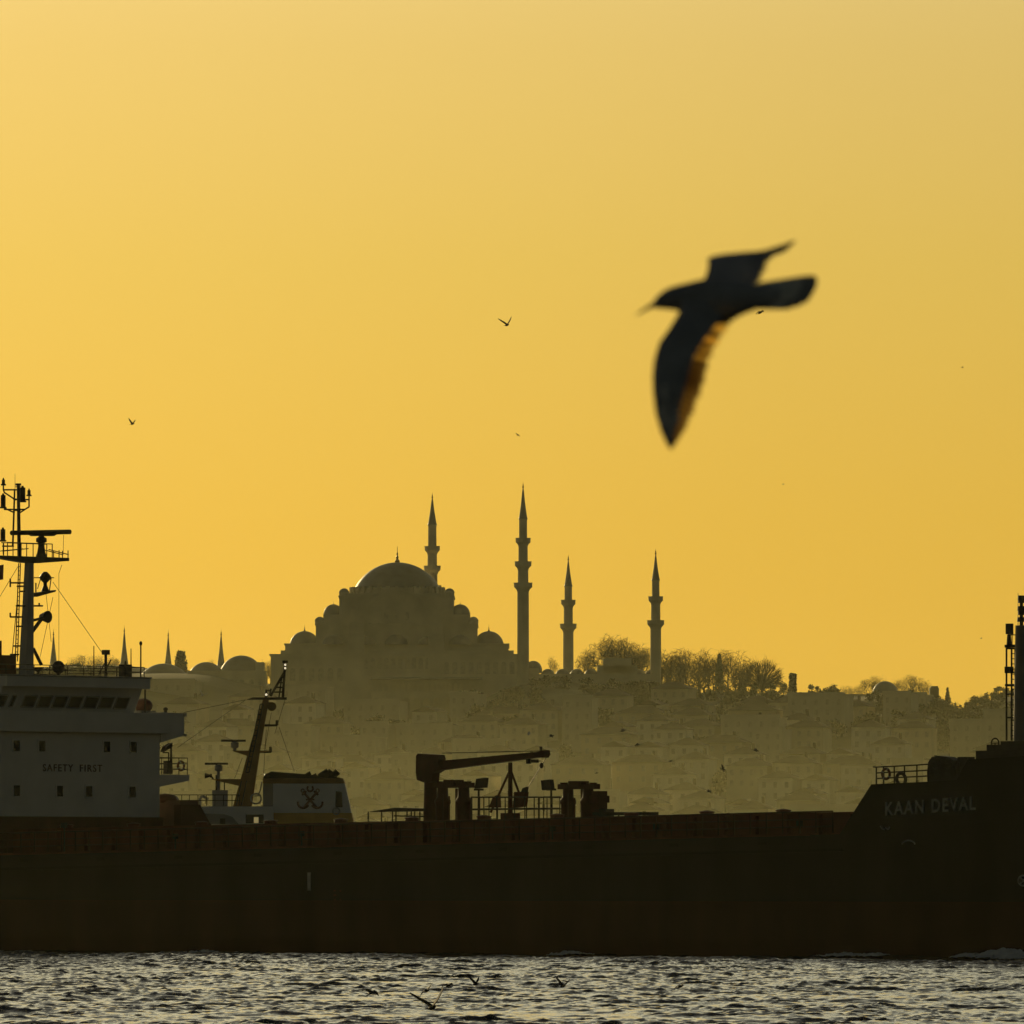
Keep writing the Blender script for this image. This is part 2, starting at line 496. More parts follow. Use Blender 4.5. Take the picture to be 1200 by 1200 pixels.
def half(t, z):
    e = t - .34 * max(z, -1.5) * min(1, max(0, (t - 55) / 40.0))
    b = 8.6
    if e > 62: b *= max(0.0, 1 - ((e - 62) / 40.0) ** 2.1) ** .62
    if z < 1: b *= 1 - .04 * (1 - z)
    if t < -14: b *= 1 - .10 * ((-14 - t) / 10) ** 2
    return max(b, .03)
def s_side(px, py, off=0.0):
    b = 8.6; z = 7
    for _ in range(25):
        p = s_long(px, py, -b - off); b = half(p.x, p.z)
    return p
d0 = s_side(20, 1001); d1 = s_side(960, 978)
def deck_z(t): return d0.z + (d1.z - d0.z) * (t - d0.x) / (d1.x - d0.x)
f0 = s_side(984, 978); f1 = s_side(1021, 919); f2 = s_side(1088, 916); f3 = s_side(1121, 914); f4 = s_side(1134, 890); f5 = s_side(1200, 886)
TOPS = [(-40, deck_z(-40)), (f0.x, deck_z(f0.x)), (f1.x, f1.z), (f2.x, f2.z), (f3.x, f3.z), (f4.x, f4.z), (f5.x, f5.z), (112, f5.z + 1.2)]
def top_z(t): return float(np.interp(t, [a for a, _ in TOPS], [b for _, b in TOPS]))
def hull_mb():
    m = MB()
    ts = sorted(set(list(np.linspace(-26, 58, 22)) + list(np.linspace(60, 109, 120)) + [f0.x, f1.x, f3.x, f4.x]))
    K = 40
    rows = []
    for t in ts:
        row = []
        for k in range(K + 1):
            z = -3 + (top_z(t) + 3) * k / K
            row.append((t, half(t, z), z))
        rows.append(row)
    for sgn in (-1, 1):
        vs = [(t, sgn * b, z) for r in rows for (t, b, z) in r]
        fs = []
        for i in range(len(ts) - 1):
            for k in range(K):
                a = i * (K + 1) + k
                fs.append((a, a + K + 1, a + K + 2, a + 1))
        m.add(vs, fs)
    # deck plating and transom
    vs = []; fs = []
    for i, r in enumerate(rows):
        t, b, z = r[-1]
        vs += [(t, -b, z), (t, b, z)]
        if i: fs.append((2 * i - 2, 2 * i, 2 * i + 1, 2 * i - 1))
    m.add(vs, fs)
    r = rows[0]
    vs = [(t, -b, z) for t, b, z in r] + [(t, b, z) for t, b, z in r]
    m.add(vs, [(k, k + 1, K + 2 + k, K + 1 + k) for k in range(K)])
    return m
hull_mb().build('hull', M['hull'], ship, smooth=True)
# rubbing strake and sheer strake lip along the starboard side
m = MB(); ts = np.linspace(-24, 76, 40)
for a, b in zip(ts[:-1], ts[1:]):
    za, zb = deck_z(a) - .98, deck_z(b) - .98
    ya, yb = -half(a, za), -half(b, zb)
    m.prism([(a, ya - .13, za - .09), (a, ya + .1, za - .09), (a, ya + .1, za + .09), (a, ya - .13, za + .09)], (b - a, yb - ya, zb - za))
m.build('rubbing_strake', M['black'], ship)
m = MB()
for a, b in zip(ts[:-1], ts[1:]):
    if b > f0.x: break
    za, zb = deck_z(a), deck_z(b)
    ya, yb = -half(a, za), -half(b, zb)
    m.prism([(a, ya - .06, za - .05), (a, ya + .25, za - .05), (a, ya + .25, za + .10), (a, ya - .06, za + .10)], (b - a, yb - ya, zb - za))
m.build('gunwale', M['red_deck'], ship)
# cargo trunk with stiffeners and hatch lids
k0 = s_long(236, 967, -5.8); k1 = s_long(985, 951.5, -5.8)
def trunk_z(t): return k0.z + (k1.z - k0.z) * (t - k0.x) / (k1.x - k0.x)
m = MB(); ts = np.linspace(0.05, f0.x + 1.0, 25)
for a, b in zip(ts[:-1], ts[1:]):
    vs = [(a, -5.8, deck_z(a)), (a, 5.8, deck_z(a)), (a, 5.8, trunk_z(a)), (a, -5.8, trunk_z(a)), (b, -5.8, deck_z(b)), (b, 5.8, deck_z(b)), (b, 5.8, trunk_z(b)), (b, -5.8, trunk_z(b))]
    m.add(vs, [(0, 4, 7, 3), (3, 7, 6, 2), (2, 6, 5, 1), (0, 1, 5, 4)] + ([(0, 3, 2, 1)] if a == ts[0] else []) + ([(4, 5, 6, 7)] if b == ts[-1] else []))
m.build('cargo_trunk', M['red_deck'], ship)
t = 2.0
while t < f0.x:
    MB().box(t - .06, t + .06, -6.15, -5.79, deck_z(t) + .02, trunk_z(t) - .12).build('trunk_stiffener', M['red_deck'], ship); t += 2.6
t = 4.0
while t < f0.x - 4:
    z = trunk_z(t)
    MB().lathe([(.45, z - .05), (.45, z + .16), (.5, z + .16), (.5, z + .22), (.1, z + .3)], (t, -4.6), 10).build('tank_hatch', M['red_deck'], ship); t += 6.4
# deck rail, starboard
m = MB(); t = 1.0; tops = []
while t < f0.x - .3:
    z = deck_z(t); y = -half(t, z) + .12
    m.cyl((t, y, z + .08), (t, y, z + 1.42), .045, .045, 6); tops.append((t, y, z)); t += 1.3
for h_ in (.5, .95, 1.42):
    m.path([(a, b, c + h_) for a, b, c in tops], .035 if h_ < 1.4 else .05, 5)
m.build('deck_rail', M['rust'], ship)
for px, py in ((69, 970), (199, 983), (347, 980), (641, 974), (763, 972), (931, 968)):
    p = s_side(px, py)
    m = MB(); y = p.y + .5
    m.cyl((p.x, y, deck_z(p.x)), (p.x, y, p.z), .05, .05, 6)
    m.box(p.x - .16, p.x + .16, y - .16, y + .12, p.z, p.z + .34)
    m.build('deck_light', M['steel'], ship)

# --- accommodation block
def fy(px): return s_face(px, 900, 0).y
def fz(py, px=87): return s_face(px, py, 0).z
YB = 8.15
zb0 = fz(957)                 # foot of the white front
MB().box(-15, .06, -8.45, 8.45, deck_z(0) - .3, zb0).build('house_base', M['rust'], ship)
z_wing0 = fz(858); z_wing1 = fz(834)
MB().box(-14.5, 0, -YB, YB, zb0, z_wing0).build('accommodation_block', M['white'], ship)
# bridge deck bulwark with both wings
m = MB()
m.box(-4.5, .55, -8.7, 8.7, z_wing0, z_wing1)
pw = s_face(216, 849, 0.1); wy = pw.y
for sg in (1, -1):
    zb_ = s_face(217, 862, 0.1).z; zr = s_face(186, 870, 0.1).z; zt_ = s_face(217, 836, 0.1).z
    pts = [(-3.2, sg * 8.16, zr), (-3.2, sg * wy, zb_), (-3.2, sg * wy, zt_), (-3.2, sg * 8.16, zt_ + .05)]
    m.prism(pts, (3.3, 0, 0))
m.build('bridge_wing', M['white'], ship)
for sg in (1, -1):
    for za, zb in ((zt_ - .22, zt_ + .02), (zb_ - .06, zb_ + .12)):
        MB().box(-3.35, .22, sg * wy - .12, sg * wy + .12, za, zb).build('wing_coaming', M['grey'], ship)
# wheelhouse with inclined front, windows in it
zr0, zr1 = fz(806, 100), fz(793, 100)
yw_b = s_face(156, 832, -.9).y; yw_t = s_face(166, 807, -.2).y
m = MB()
ya, yb_ = yw_b, yw_t
base = [(-.9, -ya, z_wing1 - .2), (-.9, ya, z_wing1 - .2), (-9, ya, z_wing1 - .2), (-9, -ya, z_wing1 - .2)]
topv = [(-.15, -yb_, zr0), (-.15, yb_, zr0), (-9.4, yb_, zr0), (-9.4, -yb_, zr0)]
m.add(base + topv, [(0, 1, 5, 4), (1, 2, 6, 5), (2, 3, 7, 6), (3, 0, 4, 7), (4, 5, 6, 7), (0, 3, 2, 1)])
m.build('wheelhouse', M['white'], ship)
yroof = s_face(175, 800, .35).y
MB().box(-10.2, .45, -yroof, yroof, zr0 + .002, zr1).build('bridge_roof', M['white'], ship)
m = MB(); m.box(-10.3, .52, -yroof - .07, yroof + .07, zr1 - .06, zr1 + .05); m.build('roof_coaming', M['grey'], ship)
def wh_front(y, z):      # x on the inclined wheelhouse front
    k = (z - (z_wing1 - .2)) / (zr0 - (z_wing1 - .2)); return -.9 + .75 * k
zwt, zwb = s_face(87, 816, -.4).z, s_face(87, 829.5, -.5).z
for xa, xb in ((-26, -11), (-8, 8), (13, 18), (27, 42.5), (45, 60.5), (63, 78.5), (81, 96.5), (99, 115), (117, 133), (135.5, 151)):
    y0, y1 = s_face(xa, 822, -.45).y, s_face(xb, 822, -.45).y
    m = MB()
    q = []
    for y, z in ((y0 - .02, zwb), (y1 - .10, zwb), (y1 + .04, zwt), (y0 + .10, zwt)):
        q.append((wh_front(y, z) + .015, y, z))
    m.prism(q, (.03, 0, 0))
    wn = m.build('bridge_window', M['glass'], ship)
    fr = MB(); qq = [Vector(a) + Vector((.03, 0, 0)) for a in q]
    for i in range(4): fr.cyl(qq[i], qq[(i + 1) % 4], .045, .045, 4)
    fr.build('frame', M['grey'], wn)
def cabin_window(px0, px1, py0, py1):
    y0, y1 = fy(px0), fy(px1); z1, z0 = fz(py0, px0), fz(py1, px0)
    wn = MB().box(.004, .03, y0, y1, z0, z1).build('cabin_window', M['glass'], ship)
    fr = MB()
    fr.box(.004, .07, y0 - .07, y0 - .001, z0 - .07, z1 + .07); fr.box(.004, .07, y1 + .001, y1 + .07, z0 - .07, z1 + .07)
    fr.box(.004, .07, y0, y1, z1 + .001, z1 + .07); fr.box(.004, .07, y0, y1, z0 - .07, z0 - .001)
    fr.build('frame', M['white'], wn)
for xa in (15, 45, 121, 152): cabin_window(xa, xa + 7.6, 867.5 + xa * .012, 880 + xa * .012)
for xa in (15.5, 66, 100, 151): cabin_window(xa, xa + 7.6, 920 + xa * .012, 932.5 + xa * .012)
for word, xa, xb in (('SAFETY', 50, 85.5), ('FIRST', 93.5, 119.5)):
    vs, fs = text_mesh(word, 1.0, .015)
    x0_ = min(v.x for v in vs); w_ = max(v.x for v in vs) - x0_; h_ = max(v.y for v in vs)
    ty0, ty1 = fy(xa), fy(xb); tz0, tz1 = fz(904, 84), fz(895.7, 84)
    m = MB(); m.add([(.018 + v.z, ty0 + (v.x - x0_) * (ty1 - ty0) / w_, tz0 + v.y * (tz1 - tz0) / h_) for v in vs], fs)
    m.build('safety_lettering', M['letter'], ship)
# port side balcony one deck down, railing, searchlight
pz = s_face(222, 908, -.8); zb1 = s_face(222, 915, -.8).z; zb2 = s_face(186, 924, -.8).z
for sg in (1, -1):
    m = MB(); m.prism([(-5, sg * 8.16, zb2), (-5, sg * pz.y, zb1), (-5, sg * pz.y, pz.z), (-5, sg * 8.16, pz.z)], (4.2, 0, 0))
    m.build('side_balcony', M['white'], ship)
m = MB(); zt = s_face(205, 888, -.8).z
for t in (-4.9, -1):
    for h_ in (.33, .66, 1.0):
        zz = pz.z + (zt - pz.z) * h_; m.cyl((t, 8.4, zz), (t, pz.y, zz), .03, .03, 5)
    for k in range(5):
        y = 8.5 + (pz.y - 8.5) * k / 4; m.cyl((t, y, pz.z), (t, y, zt), .03, .03, 5)
for h_ in (.33, .66, 1.0): m.cyl((-4.9, pz.y, pz.z + (zt - pz.z) * h_), (-1, pz.y, pz.z + (zt - pz.z) * h_), .03, .03, 5)
m.build('balcony_rail', M['steel'], ship)
m = MB(); p = s_face(200.5, 872, -1.2); p0 = s_face(200.5, 907, -1.2)
m.cyl(p0, p, .12, .06, 8); m.box(-1.4, -1.0, p.y - .55, p.y - .1, p0.z, p0.z + .9)
p2 = s_face(195, 877, -1.2)
m.prism([p2 + Vector((-.15, -.45, -.25)), p2 + Vector((-.15, .35, .12)), p2 + Vector((-.15, .35, .38)), p2 + Vector((-.15, -.25, .1))], (.4, 0, 0))
p3 = s_face(194, 882, -1.2); m.cyl(p3 + Vector((0, -.25, 0)), p3 + Vector((0, .3, 0)), .05, .05, 6); m.cyl(p3 + Vector((0, .3, 0)), (-1.2, p3.y + .3, p0.z), .05, .05, 6)
m.build('searchlight', M['steel'], ship)
p = s_face(194, 833, -1.5)
m = MB().cyl((p.x, p.y, zt_), (p.x, p.y, zt_ + .22), .13, .1, 8).ball((p.x, p.y, zt_ + .3), .17, .17, .14)
m.build('wing_lamp', M['steel'], ship)
p = s_face(170, 807, -.6); m = MB().cyl((p.x, p.y, zt_), (p.x, p.y, zr0 + .002), .06, .06, 6); m.build('roof_post', M['steel'], ship)

# --- roof rail, aerials and dome
zr = zr1 + .05
m = MB()
ysA = [s_face(x, 785, .2).y for x in (-10, 7, 23, 40, 58, 79, 98, 118, 137, 154, 169)]
hr = s_face(100, 780.5, .2).z - zr
for t_e, ylist in ((.2, ysA), (-9.8, ysA)):
    for y in ylist: m.cyl((t_e, y, zr), (t_e, y, zr + hr), .03, .03, 5)
    for k in (.5, 1.0): m.cyl((t_e, ylist[0], zr + hr * k), (t_e, ylist[-1], zr + hr * k), .03, .03, 5)
for k in (.5, 1.0): m.cyl((.2, ysA[-1], zr + hr * k), (-9.8, ysA[-1], zr + hr * k), .03, .03, 5)
for t in (-2.5, -5, -7.5): m.cyl((t, ysA[-1], zr), (t, ysA[-1], zr + hr), .03, .03, 5)
m.build('roof_rail', M['steel'], ship)
p = s_face(68.5, 782, -1.6)
MB().cyl((p.x, p.y, zr), (p.x, p.y, p.z - .2), .12, .12, 8).ball((p.x, p.y, p.z), .44, .44, .46).build('satellite_dome', M['steel'], ship)
p = s_face(45, 784, -1.2)
MB().cyl((p.x, p.y, zr), (p.x, p.y, p.z), .08, .08, 8).lathe([(.05, p.z - .25), (.25, p.z - .1), (.4, p.z + .12), (.34, p.z + .12)], p, 14).build('compass_stand', M['steel'], ship)
for px, top in ((110, 757), (153.5, 760)):
    p = s_face(px, top, -2.0); MB().cyl((p.x, p.y, zr), p, .05, .03, 5).build('whip_aerial', M['steel'], ship)
p = s_face(165, 754, -1.0); MB().cyl((p.x, p.y, zr), p, .055, .05, 6).ball(p, .11, .11, .16).build('whip_aerial', M['steel'], ship)
p = s_face(124, 763, -1.6); q = s_face(124, 790, -1.6)
MB().cyl((p.x, p.y, zr), p, .1, .1, 8).box(p.x - .2, p.x + .2, p.y - .2, p.y + .2, p.z - .25, p.z + .08).cyl((p.x, p.y, zr + .5), (p.x, p.y + .5, zr + 1.2), .05, .05, 5).cyl((p.x, p.y, zr + 1.1), (p.x, p.y - .7, zr + .1), .04, .04, 5).build('direction_finder', M['steel'], ship)
p = s_face(147, 783, -1.2)
MB().box(p.x - .3, p.x + .3, p.y - .33, p.y + .33, zr, p.z + .25).cyl((p.x, p.y, p.z + .2), (p.x, p.y, p.z + .5), .1, .05, 6).build('signal_locker', M['steel'], ship)
# --- main mast
TM = -4.3
def mm(px, py, dt=0): return s_face(px, py, TM + dt)
mast_b = mm(31, 790); mast_t = mm(34.5, 656)
m = MB()
b0, b1, t0_, t1_ = mm(26, 790), mm(35, 790), mm(31.8, 656), mm(37, 656)
m.add([(TM - .37, b0.y, zr), (TM + .37, b0.y, zr), (TM + .37, b1.y, zr), (TM - .37, b1.y, zr), (TM - .22, t0_.y, t0_.z), (TM + .22, t0_.y, t0_.z), (TM + .22, t1_.y, t0_.z), (TM - .22, t1_.y, t0_.z)],
      [(0, 1, 5, 4), (1, 2, 6, 5), (2, 3, 7, 6), (3, 0, 4, 7), (4, 5, 6, 7), (3, 2, 1, 0)])
mast = m.build('main_mast', M['grey'], ship)
def sub(mb, name, mt='steel', smooth=False): return mb.build(name, M[mt], mast, smooth)
pl, pr = mm(-5, 655), mm(77.6, 655); zt2 = mm(40, 652.5).z; zlo = mm(40, 660).z
m = MB(); m.prism([(TM - .3, pl.y, mm(0, 654).z), (TM - .3, t0_.y - .4, zlo), (TM - .3, t1_.y + .4, zlo), (TM - .3, pr.y, mm(77, 657.5).z), (TM - .3, pr.y, zt2), (TM - .3, pl.y, zt2)], (.6, 0, 0))
sub(m, 'radar_platform')
m = MB(); zra = mm(40, 637).z
for t in (TM - .27, TM + .27):
    for px in (1, 12, 28, 42, 58, 66, 76.5):
        y = mm(px, 650).y; zz = zra if px < 62 else mm(70, 645).z
        m.cyl((t, y, zt2), (t, y, zz), .035, .035, 5)
    m.cyl((t, mm(5, 637).y, zra), (t, mm(58, 637).y, zra), .035, .035, 5)
    m.path([(t, mm(0, 646).y, mm(0, 646).z), (t, mm(30, 643).y, mm(30, 643).z)], .035)
    m.path([(t, mm(54, 644).y, mm(54, 644).z), (t, mm(77, 650).y, mm(77, 650).z)], .035)
sub(m, 'platform_rail')
m = MB()
y0 = mm(48.5, 640).y
m.lathe([(.42, zt2), (.3, mm(48, 648).z), (.22, mm(48, 640).z), (.24, mm(48, 636).z), (.38, mm(48, 635).z), (.38, mm(48, 631).z), (.2, mm(48, 629).z), (.2, mm(48, 627).z)], (TM, y0), 12)
sub(m, 'radar_pedestal')
m = MB(); ra, rb = mm(13.5, 624.5), mm(82, 623.3)
m.cyl(ra, rb, .17, .17, 10)
m.prism([mm(32, 626, -.15), mm(64, 626, -.15), mm(60, 628.3, -.15), mm(36, 628.3, -.15)], (.3, 0, 0))
sub(m, 'radar_scanner')
m = MB(); m.cyl(mm(22.5, 653), mm(21.5, 568), .13, .11, 8); m.cyl(mm(21.5, 569), mm(21.5, 566.5), .2, .2, 8); m.cyl(mm(21.5, 571), mm(21.5, 570), .2, .2, 8)
m.cyl(mm(15, 640, .4), mm(17.2, 573, .4), .07, .06, 6); m.cyl(mm(17.6, 574, .4), mm(17.6, 555, .4), .025, .015, 4)
sub(m, 'topmast')
m = MB(); r_ = .055
for pts in ([(22, 574), (4, 574), (4, 566)], [(4, 574), (5, 577), (18, 585.5)], [(17, 585.5), (34, 585.5)], [(34, 577), (34, 594), (29, 597), (5, 597)], [(24, 600.5), (34, 594)], [(17, 601), (4, 595)], [(16, 585), (24, 585)], [(16, 598), (24, 598)],
            [(3, 640), (16, 640)], [(4, 636), (4, 650)]):
    sub(MB().path([mm(a, b) for a, b in pts], r_, 5), 'signal_yard')
for (px, py, rr, hh) in ((4, 565.5, .11, .2), (26.5, 580, .19, .5), (34, 578, .11, .2), (3.7, 588, .17, .45), (3.4, 627.5, .17, .42)):
    p = mm(px, py); m = MB().cyl(p - Vector((0, 0, hh)), p + Vector((0, 0, hh)), rr, rr, 8).cyl(p - Vector((0, 0, hh)), p - Vector((0, 0, hh - .1)), rr + .07, rr + .07, 8)
    m.cyl(p + Vector((0, 0, hh)), p + Vector((0, 0, hh + .12)), rr * .5, rr * .4, 6)
    sub(m, 'navigation_light')
m = MB()
m.prism([mm(39, 694.5, -.2), mm(61, 691.5, -.2), mm(60.5, 693.5, -.2), mm(39, 699.5, -.2)], (.4, 0, 0))
for t in (-.17, .17):
    m.path([mm(40, 677, t), mm(63, 677, t)], .035, 5); m.path([mm(42, 683, t), mm(42, 694, t)], .05, 5); m.path([mm(60, 677, t), mm(58, 692, t)], .04, 5); m.path([mm(48, 677, t), mm(44, 690, t)], .03, 5)
sub(m, 'lower_platform')
m = MB(); p = mm(53, 676); q = mm(52.5, 693)
m.lathe([(.3, q.z), (.13, mm(53, 686).z), (.13, mm(53, 683).z), (.36, mm(53, 679).z), (.42, mm(53, 676).z), (.3, mm(53, 673).z), (.12, mm(53, 670).z)], (p.x, p.y), 10)
sub(m, 'second_radar')
m = MB()
m.path([mm(38, 740), mm(50, 723.5)], .13, 6); m.path([mm(39, 727), mm(50, 724)], .1, 6); p = mm(52.5, 723); m.cyl((p.x - .35, p.y, p.z), (p.x + .3, p.y, p.z), .22, .43, 12)
sub(m, 'fog_horn')
m = MB()
for pts in ([(19, 710), (50, 710)], [(46, 710), (46, 706.5)], [(12, 683), (28, 683)], [(12, 678), (12, 688)], [(20, 687), (28, 687)], [(12, 718), (12, 723), (26, 723)], [(19, 734), (26, 734)], [(23, 693), (29, 693)], [(16, 757), (24, 757)], [(12, 767), (22, 767)]):
    m.path([mm(a, b) for a, b in pts], .06, 5)
m.path([mm(22, 660), mm(18, 769)], .04, 5); m.path([mm(24, 660), mm(20.5, 775)], .04, 5); m.path([mm(20.5, 700), mm(14, 770)], .03, 5)
for py in range(664, 772, 5): m.path([mm(22 - (py - 660) * .037, py), mm(24 - (py - 660) * .03, py)], .025, 4)
m.path([mm(39, 760), mm(48.5, 779)], .12, 6)
sub(m, 'mast_ladder')
m = MB()
for a, b in (((62, 682), (121, 767)), ((21, 664), (0, 699)), ((74.5, 627), (74, 650)), ((72.5, 662), (69, 672)), ((69, 672), (69, 775)), ((54, 696), (60, 752)), ((62, 700), (47, 770))):
    sub(MB().cyl(mm(*a), mm(*b), .022, .022, 4), 'stay_wire', 'wire')
m = MB(); m.prism([mm(-8, 664), mm(4, 661.5), mm(3.5, 679), mm(-2, 680), mm(-8, 678)], (.03, 0, 0))
fl = m.build('ensign', M['flag']); fl.matrix_world = Matrix.Translation((OX, OY, 0)) @ Matrix.Rotation(-TH, 4, 'Z')
tag(fl, 'dark red flag flying beside the mast of the ship, cut by the photo edge', 'flag')
# funnel casing aft of the mast (dark red, only its corner shows)
c0 = s_face(19, 768, -8.5)
m = MB().box(-14, -8.5, c0.y - 6, c0.y, zr - 3, c0.z).box(-13.4, -9, c0.y - 5, c0.y - .9, c0.z, c0.z + 1.0)
m.build('funnel_casing', M['rust'], ship)
# covered structure at the port side of the house
m = MB()
m.prism([s_face(204, 968, .6), s_face(204, 943, .6), s_face(226, 943, .6), s_face(241, 970, .6)], (.7, 0, 0))
m.build('port_deck_house', M['rust'], ship)
m = MB(); p = s_face(194, 940, -1); m.box(-3, 1, p.y - .6, p.y + 1.2, p.z - 3, p.z + .1); p2 = s_face(193, 937, -1); m.ball((p2.x, p2.y, p2.z), 1.2, .75, .42, 10, 6)
m.build('covered_winch', M['canister'], ship)

# --- midship crane, along the centreline
YC = 1.0
def cc(px, py, y=YC): return s_long(px, py, y)
base = cc(504.5, 960); zc = trunk_z(base.x) - .1
crane = MB().cyl((base.x, YC, zc), (base.x, YC, cc(504, 915).z), .48, .42, 14).build('deck_crane', M['red_steel'], ship, True)
hp = [cc(492, 886), cc(494, 883), cc(517, 884.5), cc(518.5, 889), cc(517, 903), cc(511.5, 906), cc(510.5, 916), cc(505, 918.5), cc(493, 914), cc(491.8, 905)]
MB().prism([p - Vector((0, .38, 0)) for p in hp], (0, .7, 0)).build('crane_head', M['red_steel'], crane)
jp = [cc(515, 892), cc(634, 881), cc(640.5, 879), cc(641.5, 884), cc(639, 888), cc(633, 887.5), cc(515, 903)]
MB().prism([p - Vector((0, .3, 0)) for p in jp], (0, .6, 0)).build('crane_jib', M['red_steel'], crane)
m = MB(); m.cyl(cc(518, 882.5), cc(634, 880), .03, .03, 4); m.cyl(cc(634, 875), cc(634, 882), .1, .1, 6); m.cyl(cc(640, 888), cc(635.5, 896), .03, .03, 4); m.cyl(cc(634.5, 897), cc(617, 926), .03, .03, 4)
m.build('hoist_wire', M['wire'], crane)
m = MB(); p = cc(634.6, 897); m.ball(p, .16, .1, .2); p = cc(626.5, 892); m.box(p.x - .3, p.x + .25, YC - .12, YC + .12, p.z - .1, p.z + .1); p = cc(619.5, 890.5); m.box(p.x - .12, p.x + .12, YC - .12, YC + .12, p.z - .25, p.z + .1)
m.build('sheave', M['steel'], crane)
p = cc(614, 930); m = MB(); m.prism([p + Vector((-.5, -.1, -.5)), p + Vector((.05, -.1, -.65)), p + Vector((.35, -.1, .45)), p + Vector((-.05, -.1, .35))], (0, .2, 0))
m.build('hook_block', M['steel'], crane)
m = MB(); p = cc(598, 893.5); zz = trunk_z(p.x) - .05
m.cyl((p.x, YC, zz), p, .17, .14, 8); m.box(p.x - .5, p.x + .5, YC - .4, YC + .4, zz, zz + .55)
m.cyl(cc(597, 904), cc(575, 952), .08, .08, 6); m.cyl(cc(599, 904), cc(614, 945), .08, .08, 6)
m.build('jib_crutch', M['red_steel'], ship)
p2 = cc(581, 940); m = MB(); m.prism([p2 + Vector((-.45, -.2, -.35)), p2 + Vector((.3, -.2, -.35)), p2 + Vector((.25, -.2, .45)), p2 + Vector((-.1, -.2, .3))], (0, .4, 0))
m.build('crutch_foot', M['red_steel'], ship)
p2 = cc(610, 937); m = MB(); m.prism([p2 + Vector((-.5, -.2, -.55)), p2 + Vector((.4, -.2, -.45)), p2 + Vector((.55, -.2, .5)), p2 + Vector((-.4, -.2, .5))], (0, .4, 0))
m.build('crutch_foot', M['red_steel'], ship)
# twin ventilator frames
def vent_frame(x0, x1, ytop, cols_, extra=None):
    m = MB(); a, b = cc(x0, ytop + 4), cc(x1, ytop + 4)
    m.box(a.x, b.x, YC - .3, YC + .35, cc(x0, ytop + 7.5).z, cc(x0, ytop + 1.5).z)
    for px in np.linspace(x0 + 4, x1 - 4, 4):
        p = cc(px, ytop); m.cyl((p.x, YC, cc(px, ytop + 2).z), (p.x, YC, cc(px, ytop - .4).z), .22, .28, 8)
    p = cc((x0 + x1) / 2, ytop); m.box(p.x - .45, p.x + .45, YC - .5, YC + .5, p.z - .2, p.z + .12)
    o = m.build('ventilator_frame', M['red_steel'], ship)
    for c0, c1 in cols_:
        m = MB(); p, q = cc(c0, ytop + 7), cc(c1, ytop + 7); xc = (p.x + q.x) / 2; r = (q.x - p.x) / 2
        zz = trunk_z(xc) - .05
        zk = lambda yy: cc(c0, yy).z
        m.lathe([(r * 1.05, zz), (r * 1.05, zk(944)), (r * 1.22, zk(941)), (r * 1.22, zk(938)), (r * .85, zk(934)), (r * .8, p.z)], (xc, YC), 14)
        m.build('vent_trunk', M['red_steel'], o, True)
    return o
v1 = vent_frame(511, 552, 916, [(513, 524.5), (537.5, 549.5)])
v2 = vent_frame(657, 699, 917.5, [(660, 671.5), (683.5, 695)])
for px in (531, 678):
    m = MB(); p = cc(px, 924); m.cyl((p.x, YC + .4, trunk_z(p.x) - .05), (p.x, YC + .4, p.z), .14, .14, 8); m.build('vent_pipe', M['red_steel'], ship)
for px, yt in ((527, 930), (535, 933), (673.5, 930), (682, 935)):
    m = MB(); p = cc(px, yt); m.cyl((p.x, YC - .7, trunk_z(p.x) - .05), (p.x, YC - .7, p.z), .06, .06, 6); m.build('vent_pipe', M['red_steel'], ship)
m = MB(); p = cc(702.5, 927); q = cc(702.5, 952); m.box(p.x - .32, p.x + .32, YC - .4, YC + .4, trunk_z(p.x) - .05, p.z); m.box(p.x - .42, p.x + .42, YC - .5, YC + .5, p.z - .75, p.z - .3)
m.build('vent_post', M['red_steel'], ship)
for px, top, pbase in ((564, 913, 561), (643, 915, 646)):
    m = MB(); a = cc(pbase, 925); zz = trunk_z(a.x) - .05
    m.cyl((a.x, YC, zz), (a.x, YC, a.z), .08, .07, 6)
    c = cc(px, top + 5); s_ = 1 if px > pbase else -1
    m.prism([c + Vector((-.42 - .0 * s_, -.2, -.33)), c + Vector((.36, -.2, -.28)), c + Vector((.36 + .12 * s_, -.2, .36)), c + Vector((-.40 + .12 * s_, -.2, .3))], (0, .4, 0))
    m.box(a.x - .35, a.x + .35, YC - .1, YC + .1, a.z - .08, a.z + .05)
    m.build('floodlight', M['steel'], ship)
m = MB()
def rail_run(m, pxs, ytop, y, nr=2, r=.04):
    pts = [cc(px, ytop, y) for px in pxs]
    for p in pts: m.cyl((p.x, y, trunk_z(p.x) - .05), p, r, r, 5)
    for k in range(nr):
        h_ = 1 - k / nr
        m.path([(p.x, y, trunk_z(p.x) + (p.z - trunk_z(p.x)) * h_) for p in pts], r, 5)
rail_run(m, [552, 562, 573, 582, 592, 603, 615, 626, 632, 637, 647, 656], 934, YC - 1.5)
rail_run(m, [553, 567, 583, 599, 617, 631, 641, 658], 934.5, YC + 2.5)
m.build('catwalk_rail', M['steel'], ship)
m = MB()
pa, pb = cc(437, 948), cc(498, 947.5)
m.prism([cc(430, 951.5, .5), cc(462, 946.5, .5), cc(498, 947.5, .5), cc(498, 950.5, .5)], (0, 1.1, 0))
for px in (431.5, 447, 460, 464, 477, 482, 486, 492):
    for yy in (.6, 1.5):
        p = cc(px, 951, yy); m.cyl((p.x, yy, trunk_z(p.x) - .05), p, .05, .05, 5)
m.path([cc(462, 956, .6), cc(498, 957, .6)], .05, 5)
m.build('pipe_shelter', M['steel'], ship)
m = MB(); a, b = cc(704, 952), cc(762, 953)
m.box(a.x, b.x, YC - .8, YC + .8, b.z - .12, b.z + .08)
